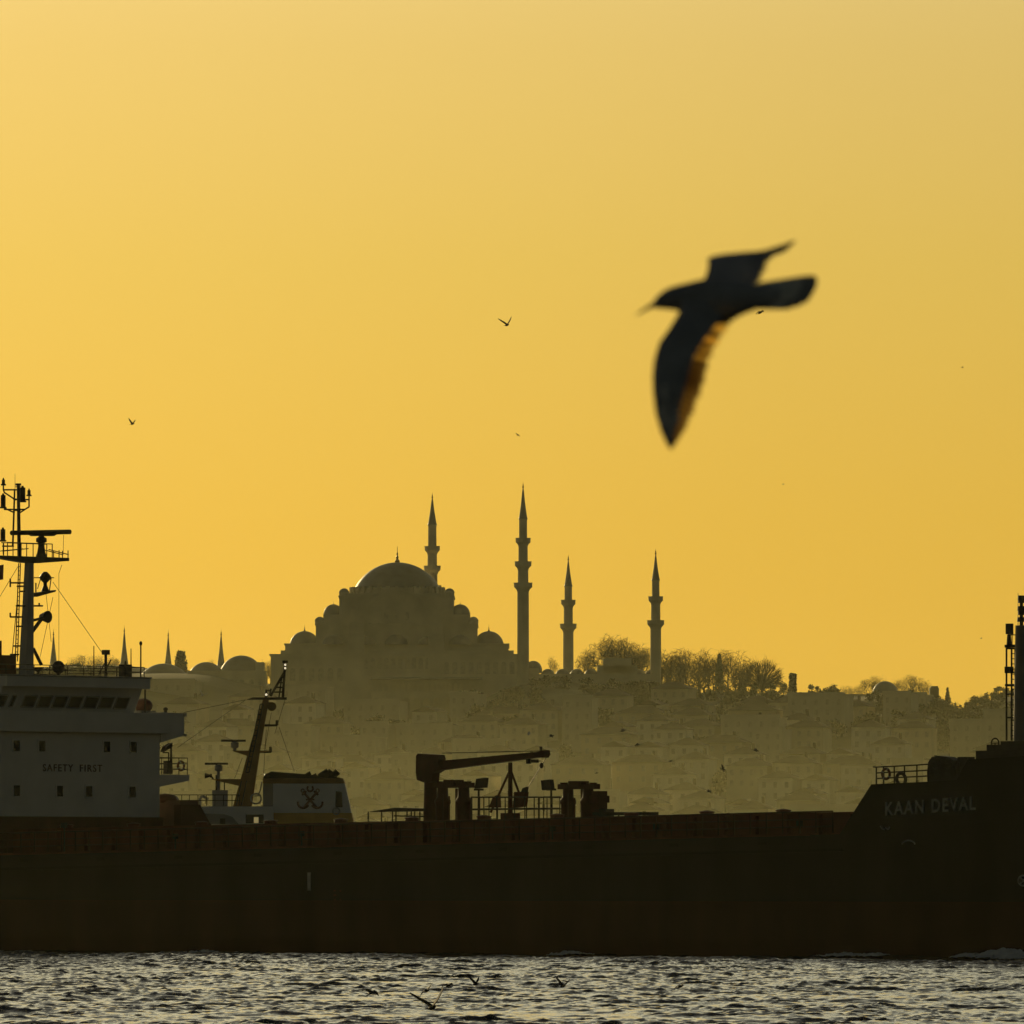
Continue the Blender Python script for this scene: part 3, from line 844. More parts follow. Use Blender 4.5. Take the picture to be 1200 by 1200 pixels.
for px in (712, 725, 740, 755): p = cc(px, 953); m.cyl((p.x, YC, trunk_z(p.x) - .05), (p.x, YC, b.z), .06, .06, 5)
p = cc(708, 948); m.box(p.x - .6, p.x + .5, YC - .4, YC + .4, p.z - .5, p.z)
m.build('pipe_walkway', M['steel'], ship)

# --- forecastle
def fside(px, py, off=.1): return s_side(px, py, -off)
m = MB()
posts = [(1027, 899), (1035.5, 898.5), (1048, 898), (1060, 897.3), (1074.5, 896.5), (1088, 895.5)]
pts = []
for px, py in posts:
    p = s_long(px, py, -half(s_side(px, 917).x, 10.8) + .15); zz = top_z(p.x)
    m.cyl((p.x, p.y, zz), p, .05, .05, 6); pts.append((p, zz))
for k in (1.0, .66, .33): m.path([(p.x, p.y, zz + (p.z - zz) * k) for p, zz in pts], .045, 5)
pq = [s_long(px, py, -half(s_side(px, 900).x, 10.8) + .15) for px, py in ((1124, 893.5), (1088, 895.5))]
m.path(pq, .05, 5); m.cyl((pq[0].x, pq[0].y, top_z(pq[0].x)), pq[0], .05, .05, 5)
p0, z0 = pts[0]; m.path([p0, p0 + Vector((-.25, 0, .02))], .045, 5)
# far (port) side rail of the forecastle
for k in (1.0, .5): m.path([(p.x, -p.y, zz + (p.z - zz) * k) for p, zz in pts], .045, 5)
for p, zz in pts: m.cyl((p.x, -p.y, zz), (p.x, -p.y, p.z), .05, .05, 5)
m.build('forecastle_rail', M['steel'], ship)
# windlass under its canvas with hoop guards
YW = -4.6
def wl(px, py, y=YW): return s_long(px, py, y)
wp = [wl(1088, 917), wl(1087.5, 905), wl(1089, 893), wl(1093, 887), wl(1100, 885.5), (wl(1112, 887)), wl(1118, 891), wl(1121, 902), wl(1124, 917)]
wd = MB().prism([p - Vector((0, .1, 0)) for p in wp], (0, .7, 0)).build('windlass', M['steel'], ship)
for px, rr in ((1097, 9), (1111, 8.5)):
    p = wl(px, 894.5, YW - .3); r_ = (wl(px + rr, 894, YW).x - p.x) * .9
    MB().torus(p, (0, 1, 0), r_, .05, 20, 6).build('drum_hoop', M['steel'], wd)
p = wl(1056, 913, YW); MB().torus((p.x, p.y, p.z), (0, 1, .1), .36, .11, 20, 8).cyl((p.x, p.y, top_z(p.x)), (p.x, p.y, p.z - .3), .2, .2, 8).build('fairlead_roller', M['steel'], ship)
p = s_side(1131, 889, -.6); MB().box(p.x - .45, p.x + .35, p.y - .2, p.y + .5, top_z(p.x) - 1.2, s_side(1131, 887, -.6).z).build('bulwark_locker', M['steel'], ship)
# foremast and its house
YF = 0.0
def fm(px, py, y=YF): return s_long(px, py, y)
m = MB()
a = fm(1163, 880); b = fm(1240, 880)
m.box(a.x, b.x, -1.6, 1.6, top_z(a.x) - 1.5, a.z)
a2 = fm(1172, 873); m.box(a2.x, b.x, -1.3, 1.3, a.z, a2.z); a3 = fm(1186, 869); m.box(a3.x, b.x, -1.1, 1.1, a2.z, a3.z)
m.build('mast_house', M['steel'], ship)
mb_ = fm(1202, 868); mt_ = fm(1202, 733)
fmast = MB().cyl((mb_.x, 0, mb_.z - .2), (mb_.x, 0, mt_.z), .78, .62, 16).build('foremast', M['mast_grey'], ship, True)
m = MB()
for px in (1179.5, 1185.5): m.cyl(fm(px, 760), fm(px, 868), .06, .06, 6)
for py in (760, 788, 803.5, 813.5, 841): m.cyl(fm(1179, py), fm(1195, py), .055, .055, 5)
for py in range(766, 866, 6): m.cyl(fm(1186, py), fm(1189.5, py), .03, .03, 4)
m.cyl(fm(1189.5, 760), fm(1189.5, 868), .05, .05, 6)
p = fm(1182.5, 786); m.box(p.x - .2, p.x + .2, -.2, .2, p.z - .15, p.z + .25)
m.build('mast_ladder', M['steel'], fmast)
m = MB(); a = fm(1179, 757.5); b = fm(1222, 757.5); m.box(a.x, b.x, -.15, .15, a.z - .08, a.z + .1); a = fm(1179, 803); m.box(a.x, mb_.x, -.12, .12, a.z - .07, a.z + .07)
for px in (1186, 1190.5): m.cyl(fm(px, 742), fm(px, 757), .035, .035, 5)
m.cyl(fm(1181, 744), fm(1194, 744), .035, .035, 5)
m.build('light_platform', M['steel'], fmast)
m = MB(); p = fm(1183, 737); m.box(p.x - .2, p.x + .2, -.14, .14, p.z - .33, p.z + .33); p = fm(1182.5, 750); m.cyl((p.x, 0, p.z - .4), (p.x, 0, p.z + .3), .17, .12, 8)
m.build('navigation_light', M['steel'], fmast)
m = MB(); p = fm(1197, 732); z1 = fm(1197, 699).z
m.cyl((p.x, 0, p.z - .2), (p.x, 0, z1), .12, .1, 8)
for py, rr in ((726, .28), (718, .22), (713, .26), (704, .2), (700.5, .24)):
    zz = fm(1197, py).z; m.cyl((p.x, 0, zz - .14), (p.x, 0, zz + .14), rr, rr * .9, 10)
m.cyl(fm(1193, 733), fm(1193, 695), .025, .02, 4)
m.build('mast_top_lights', M['steel'], fmast)
p = fm(1173.5, 871); MB().torus((p.x, -.6, p.z), (0, 1, 0), .3, .05, 18, 6).cyl((p.x - .3, -.6, p.z), (p.x + .3, -.6, p.z), .03, .03, 4).cyl((p.x, -.6, p.z - .6), (p.x, -.6, p.z), .05, .05, 5).build('hand_wheel', M['steel'], ship)
# --- marks on the hull
def on_side(px, py, off=.012):
    return s_side(px, py, off)
vs, fs = text_mesh('KAAN DEVAL', 1.0, .004)
w_ = max(v.x for v in vs) - min(v.x for v in vs); x_ = min(v.x for v in vs); h_ = max(v.y for v in vs)
def bil(u, v):
    px = 1038.5 + (1144 - 1038.5) * u
    base_ = 955.5 + (948.5 - 955.5) * u; return px, base_ - v * 15.5
m = MB()
out_ = []
for v in vs:
    px, py = bil((v.x - x_) / w_, v.y / h_); p = s_side(px, py); out_.append((p.x, p.y - .07 - v.z * 6, p.z))
m.add(out_, fs); m.build('name_lettering', M['mark'], ship)
def strip(m, pts, wd_=.05):
    for a, b in zip(pts[:-1], pts[1:]):
        m.cyl(s_side(*a) + Vector((0, -.02, 0)), s_side(*b) + Vector((0, -.02, 0)), wd_, wd_, 5)
m = MB(); q = [s_side(x, y) for x, y in ((360.3, 1043.5), (364.2, 1043.5), (364.2, 1022.5), (360.3, 1022.5))]
m.prism([p + Vector((0, -.004, 0)) for p in q], (0, -.012, 0)); m.build('pilot_mark', M['mark'], ship)
m = MB()
for k, py in enumerate(np.arange(1043, 1110, 5.2)):
    q = [s_side(x, y) for x, y in ((391, py + 1.6), (393.4 + (k % 3) * .6, py + 1.6), (393.4 + (k % 2), py), (391, py))]
    m.prism([p + Vector((0, -.004, 0)) for p in q], (0, -.01, 0))
    if k % 2 == 0 and k < 6:
        q = [s_side(x, y) for x, y in ((398, py + 2), (400, py + 2), (400, py), (398, py))]; m.prism([p + Vector((0, -.004, 0)) for p in q], (0, -.01, 0))
m.build('draught_marks', M['rust'], ship)
m = MB(); ca = [(1057 + 14 * math.cos(a) * .55 + 8, 990 - 5 * math.sin(a)) for a in np.linspace(.15, math.pi - .15, 9)]
strip(m, ca, .045); m.build('anchor_pocket_lip', M['grey'], ship)
m = MB(); strip(m, [(1032, 968), (1034, 971), (1037, 972)], .05); strip(m, [(1038, 970), (1041, 972), (1043, 969)], .05); m.build('mooring_pipe_lip', M['grey'], ship)
m = MB(); strip(m, [(1199.5 + 6 * math.cos(a), 1032 - 6 * math.sin(a)) for a in np.linspace(0, 2 * math.pi, 19)], .05)
strip(m, [(1195.5, 1028), (1203.5, 1036)], .05); strip(m, [(1203.5, 1028), (1195.5, 1036)], .05); m.build('thruster_mark', M['mark'], ship)
# plate seams and scuppers break up the side
t = 4.0
while t < 76:
    z = deck_z(t) - .45; y = -half(t, z)
    MB().box(t - .35, t + .35, y - .02, y + .05, z - .10, z + .10).build('scupper', M['black'], ship); t += 7.3

MW = Matrix.Translation((OX, OY, 0)) @ Matrix.Rotation(-TH, 4, 'Z')
def life_ring(p, nrm, label):
    o = MB().torus((0, 0, 0), nrm, .30, .085, 24, 8).build('life_ring', M['ring'], smooth=True)
    o.matrix_world = MW @ Matrix.Translation(p)
    tag(o, label, 'life ring', 'life rings on the ship rails')
    b = MB()
    q = Vector(nrm).to_track_quat('Z', 'Y')
    for k in range(4):
        a = k * math.pi / 2 + .5; c = q @ Vector((.30 * math.cos(a), .30 * math.sin(a), 0)); d = q @ Vector((-math.sin(a), math.cos(a), 0))
        b.cyl(c - d * .045, c + d * .045, .095, .095, 10)
    b.build('band', M['grey'], o)
life_ring(s_face(212, 897.5, -.9) , (1, 0, 0), 'life ring hanging on the balcony rail beside the white bridge block')
pp = s_long(1038.3, 907, -half(s_side(1038, 917).x, 10.8) + .02)
life_ring(pp, (0, 1, 0), 'life ring hanging on the rail of the raised bow above the name')
# liferaft canister on the bridge wing
p = s_face(168, 827, -1.6)
rt = MB(); rt.ball((0, 0, 0), .7, .62, .52, 14, 8)
o = rt.build('liferaft', M['canister'], smooth=True); o.matrix_world = MW @ Matrix.Translation((p.x, p.y, max(p.z, zt_ + .5)))
tag(o, 'rounded dark orange liferaft canister beside the bridge windows', 'liferaft')
MB().box(-.5, .5, -.75, .75, zt_ - max(p.z, zt_ + .5) + .004, -.35).build('cradle', M['grey'], o)

# foam along the hull
def foam(px0, px1, py, hpx, seed, depth=1.6):
    r = np.random.default_rng(seed); m = MB(); n = 60; vs = []; fs = []
    hh = vnoise(np.linspace(0, 9, n), np.zeros(n), 1.0, seed)
    for i in range(n):
        u = i / (n - 1); px = px0 + (px1 - px0) * u
        p = s_side(px, py); env = (math.sin(math.pi * min(1, u * 1.02)) ** .7)
        h_ = max(.02, env * (hpx / 19.0) * (.45 + .8 * hh[i]))
        for k in range(7):
            f = k / 6
            vs.append((p.x + .1 * r.normal(), p.y - f * depth * (.6 + .4 * env), -.15 + (h_ + .15) * (1 - f) ** 1.3 + .03 * r.normal()))
    for i in range(n - 1):
        for k in range(6):
            a = i * 7 + k; fs.append((a, a + 7, a + 8, a + 1))
    m.add(vs, fs); return m
m = foam(950, 1064, 1119, 8, 4); f_ = foam(1112, 1260, 1120, 13, 6, 2.6); m.add(f_.v, f_.f)
f_ = foam(640, 705, 1115, 5, 9); m.add(f_.v, f_.f); f_ = foam(220, 265, 1113, 3, 10); m.add(f_.v, f_.f)
fo = m.build('foam', M['foam'], smooth=True, recalc=False); fo.matrix_world = MW; tag(fo, kind='stuff')

# ------------------------------------------------------------------ the rescue tug behind
TY = 760.0
TX = at(330, 960, TY).x
tug = thing('rescue_tug', (TX, TY, 0), 'white rescue tug with raked ochre mast and emblem funnel, half hidden behind the cargo ship', 'tugboat')
def tp(px, py, dy=0):
    p = at(px, py, TY + dy); return Vector((p.x - TX, dy, p.z))
def tprism(pts, half_): return MB().prism([tp(a, b, -half_) for a, b in pts], (0, 2 * half_, 0))
# hull (hidden by the ship from here, still a real hull)
m = MB(); xs = np.linspace(-34, 16, 26)
vs = []; fs = []
for i, x in enumerate(xs):
    u = (x + 34) / 50; b = 6.2 * min(1, (u / .35)) ** .6 if u < .35 else 6.2
    zt__ = 5.2 + 2.2 * max(0, .45 - u) ** 1.2 * 2
    for sgn in (-1, 1):
        for k in range(4): z = -1.5 + (zt__ + 1.5) * k / 3; vs.append((x, sgn * max(b, .1) * (.85 + .15 * k / 3), z))
    if i:
        o_ = 8 * (i - 1)
        for k in range(3): fs.append((o_ + k, o_ + 8 + k, o_ + 9 + k, o_ + 1 + k)); fs.append((o_ + 4 + k, o_ + 5 + k, o_ + 13 + k, o_ + 12 + k))
        fs.append((o_ + 3, o_ + 11, o_ + 15, o_ + 7))
fs.append((0, 1, 2, 3, 7, 6, 5, 4)); e_ = len(vs) - 8; fs.append((e_, e_ + 4, e_ + 5, e_ + 6, e_ + 7, e_ + 3, e_ + 2, e_ + 1))
m.add(vs, fs); m.build('hull', M['black'], tug)
# deck house, with curved cut-out at the front
zd = tp(300, 945).z
m = MB().box(tp(228, 945).x, tp(414, 945).x, -4.2, 4.2, 4.8, tp(300, 962).z - .8)
m.prism([tp(226, 945, -4.0), tp(320, 945, -4.0), tp(320, 966, -4.0), tp(226, 966, -4.0)], (0, 8.0, 0))
house = m.build('deck_house', M['white_tug'], tug)
m = MB(); m.prism([tp(233, 953, -4.02), tp(262, 954, -4.02), tp(272, 957, -4.02), tp(280, 966, -4.02), tp(233, 966, -4.02)], (0, -.05, 0)); m.build('house_recess', M['grey'], house)
m = MB(); q0, q1 = tp(297.5, 964.5, -4.0), tp(303, 957.5, -4.0); m.box(q0.x, q1.x, -4.08, -4.003, q0.z, q1.z); m.build('see_through_glow', M['opening_glow'], house)  # added glowing panel, stands in for daylight seen through the house
m = MB(); m.prism([tp(288, 954.5, -4.02), tp(309, 954.5, -4.02), tp(309, 965, -4.02), tp(288, 965, -4.02)], (0, -.03, 0)); m.build('house_opening', M['steel'], house)
m = MB(); q0, q1 = tp(258, 966, -4), tp(264, 959, -4); m.box(q0.x, q1.x, -4.2, -4.1, q0.z, q1.z); m.build('locker', M['steel'], house)
# funnel: stacked coloured bands, one outline
FO = [(311, 962), (307.5, 944), (308, 912), (311, 907), (318, 904), (356, 907), (396, 911), (401.5, 913), (404, 918), (414, 962)]
def xL(y): return float(np.interp(y, [904, 907, 912, 944, 962], [318, 311, 308, 320, 320]))
def xR(y): return float(np.interp(y, [911, 913, 918, 962], [396, 401.5, 404, 414]))
fun = tprism([(320, 952.5), (320, 918.2), (404.1, 918.2), (411.8, 952.5)], 2.2).build('funnel', M['white_tug'], tug)
tprism([(308, 918), (308, 912.2), (402, 912.2), (404, 918)], 2.25).build('ochre_band', M['ochre'], fun)
tprism([(308, 912), (311, 907), (318, 904), (356, 907), (396, 911), (401.5, 912)], 2.2).build('funnel_cap', M['black'], fun)
tprism([(320, 974), (320, 952.7), (411.9, 952.7), (417, 974)], 2.22).build('yellow_band', M['yellow'], fun)
tprism([(308, 945), (308, 918.2), (319.8, 918.2), (319.8, 945)], 1.6).build('exhaust_trunk', M['grey'], fun)
tprism([(393, 946), (393.5, 927), (400.5, 928), (401.5, 946)], 2.26).build('funnel_louvre', M['steel'], fun)
m = MB(); m.torus(tp(394, 950.5, -2.3), (0, 1, 0), .28, .06, 14, 6); m.build('funnel_fitting', M['grey'], fun)
for (x0, y0, x1, y1, r_) in ((358, 909, 364, 905.5, .16), (366, 910, 371, 907.5, .13), (374, 911, 385, 904, .3), (383, 911, 389, 903.5, .3), (388, 911.5, 396, 904, .28)):
    MB().cyl(tp(x0, y0), tp(x1, y1), r_, r_ * 1.05, 10).build('exhaust_pipe', M['black'], fun)
# emblem: crossed anchors under a crescent
m = MB(); EY = -2.23
def ep(x, y): return tp(363.5 + x, 937 + y, EY)
def bar(a, b, w_=.11): m.cyl(ep(*a), ep(*b), w_, w_, 6)
for s_ in (-1, 1):
    bar((-8 * s_, -9), (8 * s_, 10)); bar((-9.5 * s_, -5.5), (-4.5 * s_, -10), .1)
    m.torus(ep(-8.8 * s_, -10.5), (0, 1, 0), .13, .05, 10, 5)
    pts = [(8 * s_ + 6.5 * math.cos(a) * 1.0, 10 - 1 + 6.0 * math.sin(a) - 5.0) for a in np.linspace(R(-15) if s_ > 0 else R(25), R(155) if s_ > 0 else R(195), 9)]
    m.path([ep(*p) for p in pts], .1, 6)
m.path([ep(3.4 * math.cos(a), -13 + 3.4 * math.sin(a)) for a in np.linspace(R(-50), R(230), 12)], .09, 6)
bar((-5, 0), (5, 0), .07)
m.build('anchor_emblem', M['emblem'], fun)
# mast
tm_ = tprism([(273, 945), (295, 945), (304, 884), (315, 820), (308, 820)], .55).build('raked_mast', M['ochre'], tug)
def tsub(mb, name, mt='steel'): return mb.build(name, M[mt], tm_)
tsub(tprism([(288, 820.3), (296, 817.2), (336, 817), (336, 820), (296, 820)], .25), 'yard')
m = MB(); m.cyl(tp(317, 816), tp(334, 786), .11, .11, 6); m.cyl(tp(331.5, 817), tp(334.3, 774), .13, .1, 6)
for py in (811, 805.5, 800, 794): m.cyl(tp(334 - (py - 786) * .54, py), tp(332, py), .06, .06, 4)
m.cyl(tp(327, 817), tp(330, 795), .06, .06, 4); m.cyl(tp(331, 775.5), tp(337.5, 775.5), .12, .12, 6)
tsub(m, 'topmast_frame')
for px, py, r_ in ((334.2, 779, .09), (334.2, 783, .09), (312, 814, .10), (310.3, 908, .07)):
    tsub(MB().ball(tp(px, py, -.6 if py < 900 else -1.9), r_, r_, r_, 8, 6), 'lit_lamp', 'lamp')
m = MB(); m.cyl(tp(312, 817), tp(312, 808), .12, .08, 6); m.cyl(tp(316, 815), tp(317.5, 807), .08, .08, 5); m.cyl(tp(312, 809), tp(318, 809), .06, .06, 4); tsub(m, 'aerials')
m = MB(); m.cyl(tp(318.5, 828, -.7), tp(318.5, 828, .7), .38, .38, 12); m.cyl(tp(314, 824), tp(318, 824), .1, .1, 6); tsub(m, 'radar_reflector', 'ochre')
m = MB(); m.cyl(tp(308, 850), tp(325, 850), .12, .1, 6); m.cyl(tp(324.5, 850), tp(324.5, 844), .14, .12, 6); m.cyl(tp(302, 881), tp(318, 881), .13, .1, 6); m.cyl(tp(317, 881), tp(317, 875), .14, .12, 6); tsub(m, 'light_arm')
tsub(tprism([(271, 879.5), (318, 879.8), (304, 882.5), (303, 886), (291, 886.3)], .5), 'upper_platform', 'ochre')
tsub(tprism([(246, 913), (298.5, 913), (294, 921), (280, 921)], .5), 'lower_platform', 'ochre')
for (cx, y0, x0, x1, ys) in ((275, 879.5, 259, 288, 868), (256, 913, 240, 267.5, 895)):
    m = MB(); c = tp(cx, y0)
    m.lathe([(.15, c.z - (0 if cx > 260 else 1.0)), (.14, tp(cx, ys + 9).z), (.32, tp(cx, ys + 8).z), (.34, tp(cx, ys + 2.5).z), (.1, tp(cx, ys + .5).z)], (c.x, 0), 12)
    tsub(m, 'radar_pedestal', 'grey')
    m = MB(); a, b = tp(x0, ys), tp(x1, ys); m.box(a.x, b.x, -.12, .12, a.z - .09, a.z + .09); tsub(m, 'radar_scanner')
m = MB(); m.cyl(tp(254, 908), tp(254, 926), .12, .12, 6); m.cyl(tp(263, 915), tp(263, 930), .05, .05, 5); tsub(m, 'support_pole')
m = MB(); m.cyl(tp(240, 909), tp(246, 909), .26, .1, 10); m.cyl(tp(246, 909), tp(248.5, 909), .16, .16, 8); m.cyl(tp(247, 909), tp(250, 913), .08, .08, 5); tsub(m, 'fog_horn')
m = MB(); a, b = tp(249, 945), tp(267, 926); m.box(a.x, b.x, -.8, .8, a.z - .05, b.z); tsub(m, 'mast_locker', 'grey')
m = MB()
for x0, y0, x1, y1 in ((277, 944, 283, 915), (283, 944, 289, 915), (288, 905, 305, 825), (292, 905, 308.5, 825)): m.cyl(tp(x0, y0, -.6), tp(x1, y1, -.6), .05, .05, 5)
for k in range(14):
    u = k / 13; m.cyl(tp(288 + 17 * u, 905 - 80 * u, -.6), tp(292 + 16.5 * u, 905 - 80 * u, -.6), .04, .04, 4)
tsub(m, 'mast_ladder')
m = MB()
for a, b in (((288, 820), (208, 876)), ((288, 820), (215, 835)), ((327, 852), (345, 904)), ((334, 820), (322, 860)), ((312, 855), (309, 906)), ((284, 888), (275, 912)), ((318, 835), (310, 880))): tsub(MB().cyl(tp(*a), tp(*b), .022, .022, 4), 'stay_wire', 'wire')
m = MB(); pts = [tp(x, 931.5, -3.6) for x in (200, 213, 222, 232, 242, 252, 262, 272, 281)]
for p in pts: m.cyl((p.x, p.y, zd), p, .035, .035, 5)
for k in (1, .5): m.path([(p.x, p.y, zd + (p.z - zd) * k) for p in pts], .035, 4)
m.build('deck_rail', M['steel'], tug)
m = MB(); m.path([tp(234.5, 944), tp(234.5, 935), tp(237, 933), tp(242, 935), tp(243, 938)], .13, 6); m.build('vent_cowl', M['grey'], tug)
m = MB(); m.torus(tp(300, 936, -1.8), (0, 1, 0), .42, .07, 16, 6); m.path([tp(306, 932, -1.8), tp(298, 933, -1.8)], .06); m.path([tp(307, 916, -1.9), tp(305, 926, -1.9), tp(303, 931, -1.9)], .06); m.build('hose_reel', M['grey'], tug)

# ------------------------------------------------------------------ the great mosque
MY = 3000.0
MX = at(465.5, 800, MY).x
def gx(px): return (px - 465.5) * MY / F
def gz(py): return H + (1027 - py) * MY / F * 1.0
mosque = thing('mosque', (MX, MY, 0), 'great domed mosque with cascading small domes crowning the hazy hill', 'mosque')
m = MB()
def tier(x0, x1, y0, y1, ztop, zbot=44): m.box(gx(x0), gx(x1), y0, y1, zbot, gz(ztop))
tier(319.5, 609, -25, 27, 770); tier(331, 602, -24, 25.5, 764.5, gz(770)); tier(336, 596, -22, 24, 757.5, gz(764.5))
tier(371.5, 559.5, -19, 20, 734, gz(757.5)); tier(380, 551, -17.4, 18, 722, gz(734)); tier(398.5, 532, -15.8, 15.8, 701, gz(722)); tier(408, 523, -15, 15, 697, gz(701))
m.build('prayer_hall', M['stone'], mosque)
m = MB()
for x0, x1, y0, y1, z in ((318, 610.5, -25.5, 27.5, 769.6), (335, 597, -22.5, 24.5, 757.1), (370.5, 560.5, -19.5, 20.5, 733.6), (397.5, 533, -16.3, 16.3, 700.6)):
    m.box(gx(x0), gx(x1), y0, y1, gz(z) - .3, gz(z) + .25)
m.build('cornices', M['stone'], mosque)
def dome_part(px, y, base, top, rpx, fin=0, name='dome', drum=0):
    m = MB(); r = rpx * MY / F
    zb_ = gz(base)
    if drum: m.lathe([(r * 1.02, zb_ - drum), (r * 1.02, zb_), (r * 1.05, zb_), (r * 1.05, zb_ + .2)], (gx(px), y), 24)
    m.dome((gx(px), y, zb_), r, gz(top) - zb_, 32)
    d = m.build(name, M['lead'], mosque, True)
    if fin:
        f = MB(); z = gz(top); hgt = (top - fin) * MY / F
        f.lathe([(hgt * .14, z - .3), (hgt * .16, z + hgt * .08), (hgt * .06, z + hgt * .2), (hgt * .09, z + hgt * .32), (hgt * .035, z + hgt * .42), (hgt * .06, z + hgt * .52), (hgt * .02, z + hgt * .62), (hgt * .012, z + hgt)], (gx(px), y), 10)
        f.build('finial', M['gold'], d, True)
    return d
m = MB(); m.lathe([(gx(523) , gz(697)), (gx(520), gz(696.5)), (gx(518.5), gz(690))], (0, 0), 40)
for k in range(32):
    a = 2 * math.pi * k / 32; c, s = math.cos(a), math.sin(a); r0, r1 = 14.0, 15.6
    pts = []
    for dr, dw in ((r0, -.5), (r1, -.5), (r1, .5), (r0, .5)): pts.append((dr * c - dw * s, dr * s + dw * c, gz(697)))
    m.prism(pts, (0, 0, gz(688.5) - gz(697)))
m.build('dome_drum', M['stone'], mosque)
d = dome_part(465.5, 0, 690, 659, 50.5, 640, 'main_dome')
for px in (358, 573): dome_part(px, -14, 757, 741, 17.5, 733, drum=.5); dome_part(px, 15, 757, 741.5, 17, 0, drum=.5)
for px, s_ in ((391.5, 1), (539.5, -1)):
    dome_part(px, -12, 721, 709.5, 11.5, 705.5, 'turret_dome', 1.0); dome_part(px, 12, 721, 710, 11, 0, 'turret_dome', 1.0)
for px in (416, 515): dome_part(px, 0, 735, 706, 30, 0, 'half_dome')
for px, top, rr in ((392, 746, 13), (430, 748, 12), (465.5, 745.5, 14), (501, 748, 12), (539, 746, 13)): dome_part(px, -21.2, 757.5, top, rr, 0, 'aisle_dome')
for px, y_ in ((404, -13.5), (527, -13.5), (376, -17), (555, -17)):
    b_ = 700 if 390 < px < 540 else 733.5
    m = MB(); zt0 = gz(b_); m.lathe([(1.6, zt0 - .1), (1.6, zt0 + 1.0), (1.8, zt0 + 1.1)], (gx(px), y_), 14).dome((gx(px), y_, zt0 + 1.1), 1.7, 1.4, 14); m.build('weight_turret', M['stone'], mosque, True)
# tympanum under the great arch
m = MB(); r = 11.2; zc_ = gz(738)
arch = [(r * math.cos(a), -16.3, zc_ + r * 1.0 * math.sin(a)) for a in np.linspace(0, math.pi, 25)]
m.prism([(r, -16.3, gz(757)), (r, -16.3, zc_)] + arch[1:-1] + [(-r, -16.3, zc_), (-r, -16.3, gz(757))], (0, -1.0, 0))
ty = m.build('tympanum', M['stone'], mosque)
m = MB(); prev = None
for a, b in zip(np.linspace(0, math.pi, 25)[:-1], np.linspace(0, math.pi, 25)[1:]):
    q = [(rr * math.cos(t), -17.3, zc_ + rr * math.sin(t)) for rr, t in ((r, a), (r + 1.1, a), (r + 1.1, b), (r, b))]
    m.prism(q, (0, -.8, 0))
m.build('great_arch', M['stone'], mosque)
def arch_window(x, y, z, w_, h_, parent, name='window'):
    pts = [(x - w_ / 2, y, z), (x + w_ / 2, y, z)] + [(x + w_ / 2 * math.cos(a), y, z + h_ - w_ / 2 + w_ / 2 * math.sin(a)) for a in np.linspace(0, math.pi, 8)]
    o = MB().prism(pts, (0, -.12, 0)).build(name, M['recess'], parent); return o
for row, n, zz, h_ in ((0, 7, gz(754), 2.6), (1, 7, gz(741), 2.6), (2, 3, gz(729), 2.8)):
    for k in range(n): arch_window((k - (n - 1) / 2) * (2.9 if n > 3 else 3.4), -17.31, zz, 1.3, h_, ty)
for px in (419, 512):
    m = MB(); m.box(gx(px) - 2.6, gx(px) + 2.6, -25.2, -16, 44, gz(745)); m.box(gx(px) - 2.3, gx(px) + 2.3, -22, -16, gz(745), gz(731)); m.box(gx(px) - 2.0, gx(px) + 2.0, -19, -15, gz(731), gz(716))
    m.build('buttress', M['stone'], mosque)
# arcaded side gallery
def arcade(x0, x1, y, z0, z1, n, th, ow=.7, spring=.55):
    m = MB(); w_ = (x1 - x0) / n
    for k in range(n):
        a = x0 + k * w_; b = a + w_; c = (a + b) / 2; r = w_ * ow / 2; zs = z0 + (z1 - z0) * spring
        m.box(a, c - r, y, y + th, z0, z1 - .001); m.box(c + r, b, y, y + th, z0, z1 - .001)
        prev = None
        for t in np.linspace(math.pi, 0, 9):
            p = (c + r * math.cos(t), zs + min(r * 1.15 * math.sin(t), z1 - zs - .2))
            if prev: m.prism([(prev[0], y, prev[1]), (p[0], y, p[1]), (p[0], y, z1), (prev[0], y, z1)], (0, th, 0))
            prev = p
    return m
ga = arcade(gx(437), gx(565), -32, gz(836), gz(815), 11, .8); g_ = ga.build('gallery_arcade', M['stone'], mosque)
ga = arcade(gx(437), gx(565), -31.5, gz(812.5), gz(799), 19, .6, .66, .5); ga.build('upper_gallery', M['stone'], mosque)
MB().box(gx(436), gx(566), -33, -25.02, gz(799), gz(796.5)).build('gallery_eave', M['lead'], mosque)
MB().box(gx(436), gx(566), -32.4, -25.02, gz(815), gz(812.5)).build('gallery_floor', M['stone'], mosque)
for k in range(9):
    px = 334 + k * 11
    if abs(px - 419) > 9: arch_window(gx(px), -25.02, gz(800), 1.8, 4.2, mosque)
for k in range(9):
    px = 524 + k * 9.5
    arch_window(gx(px), -25.02, gz(792), 1.6, 4.0, mosque)
for k in range(10): arch_window(gx(430 + k * 8), -25.02, gz(786), 1.4, 3.6, mosque)

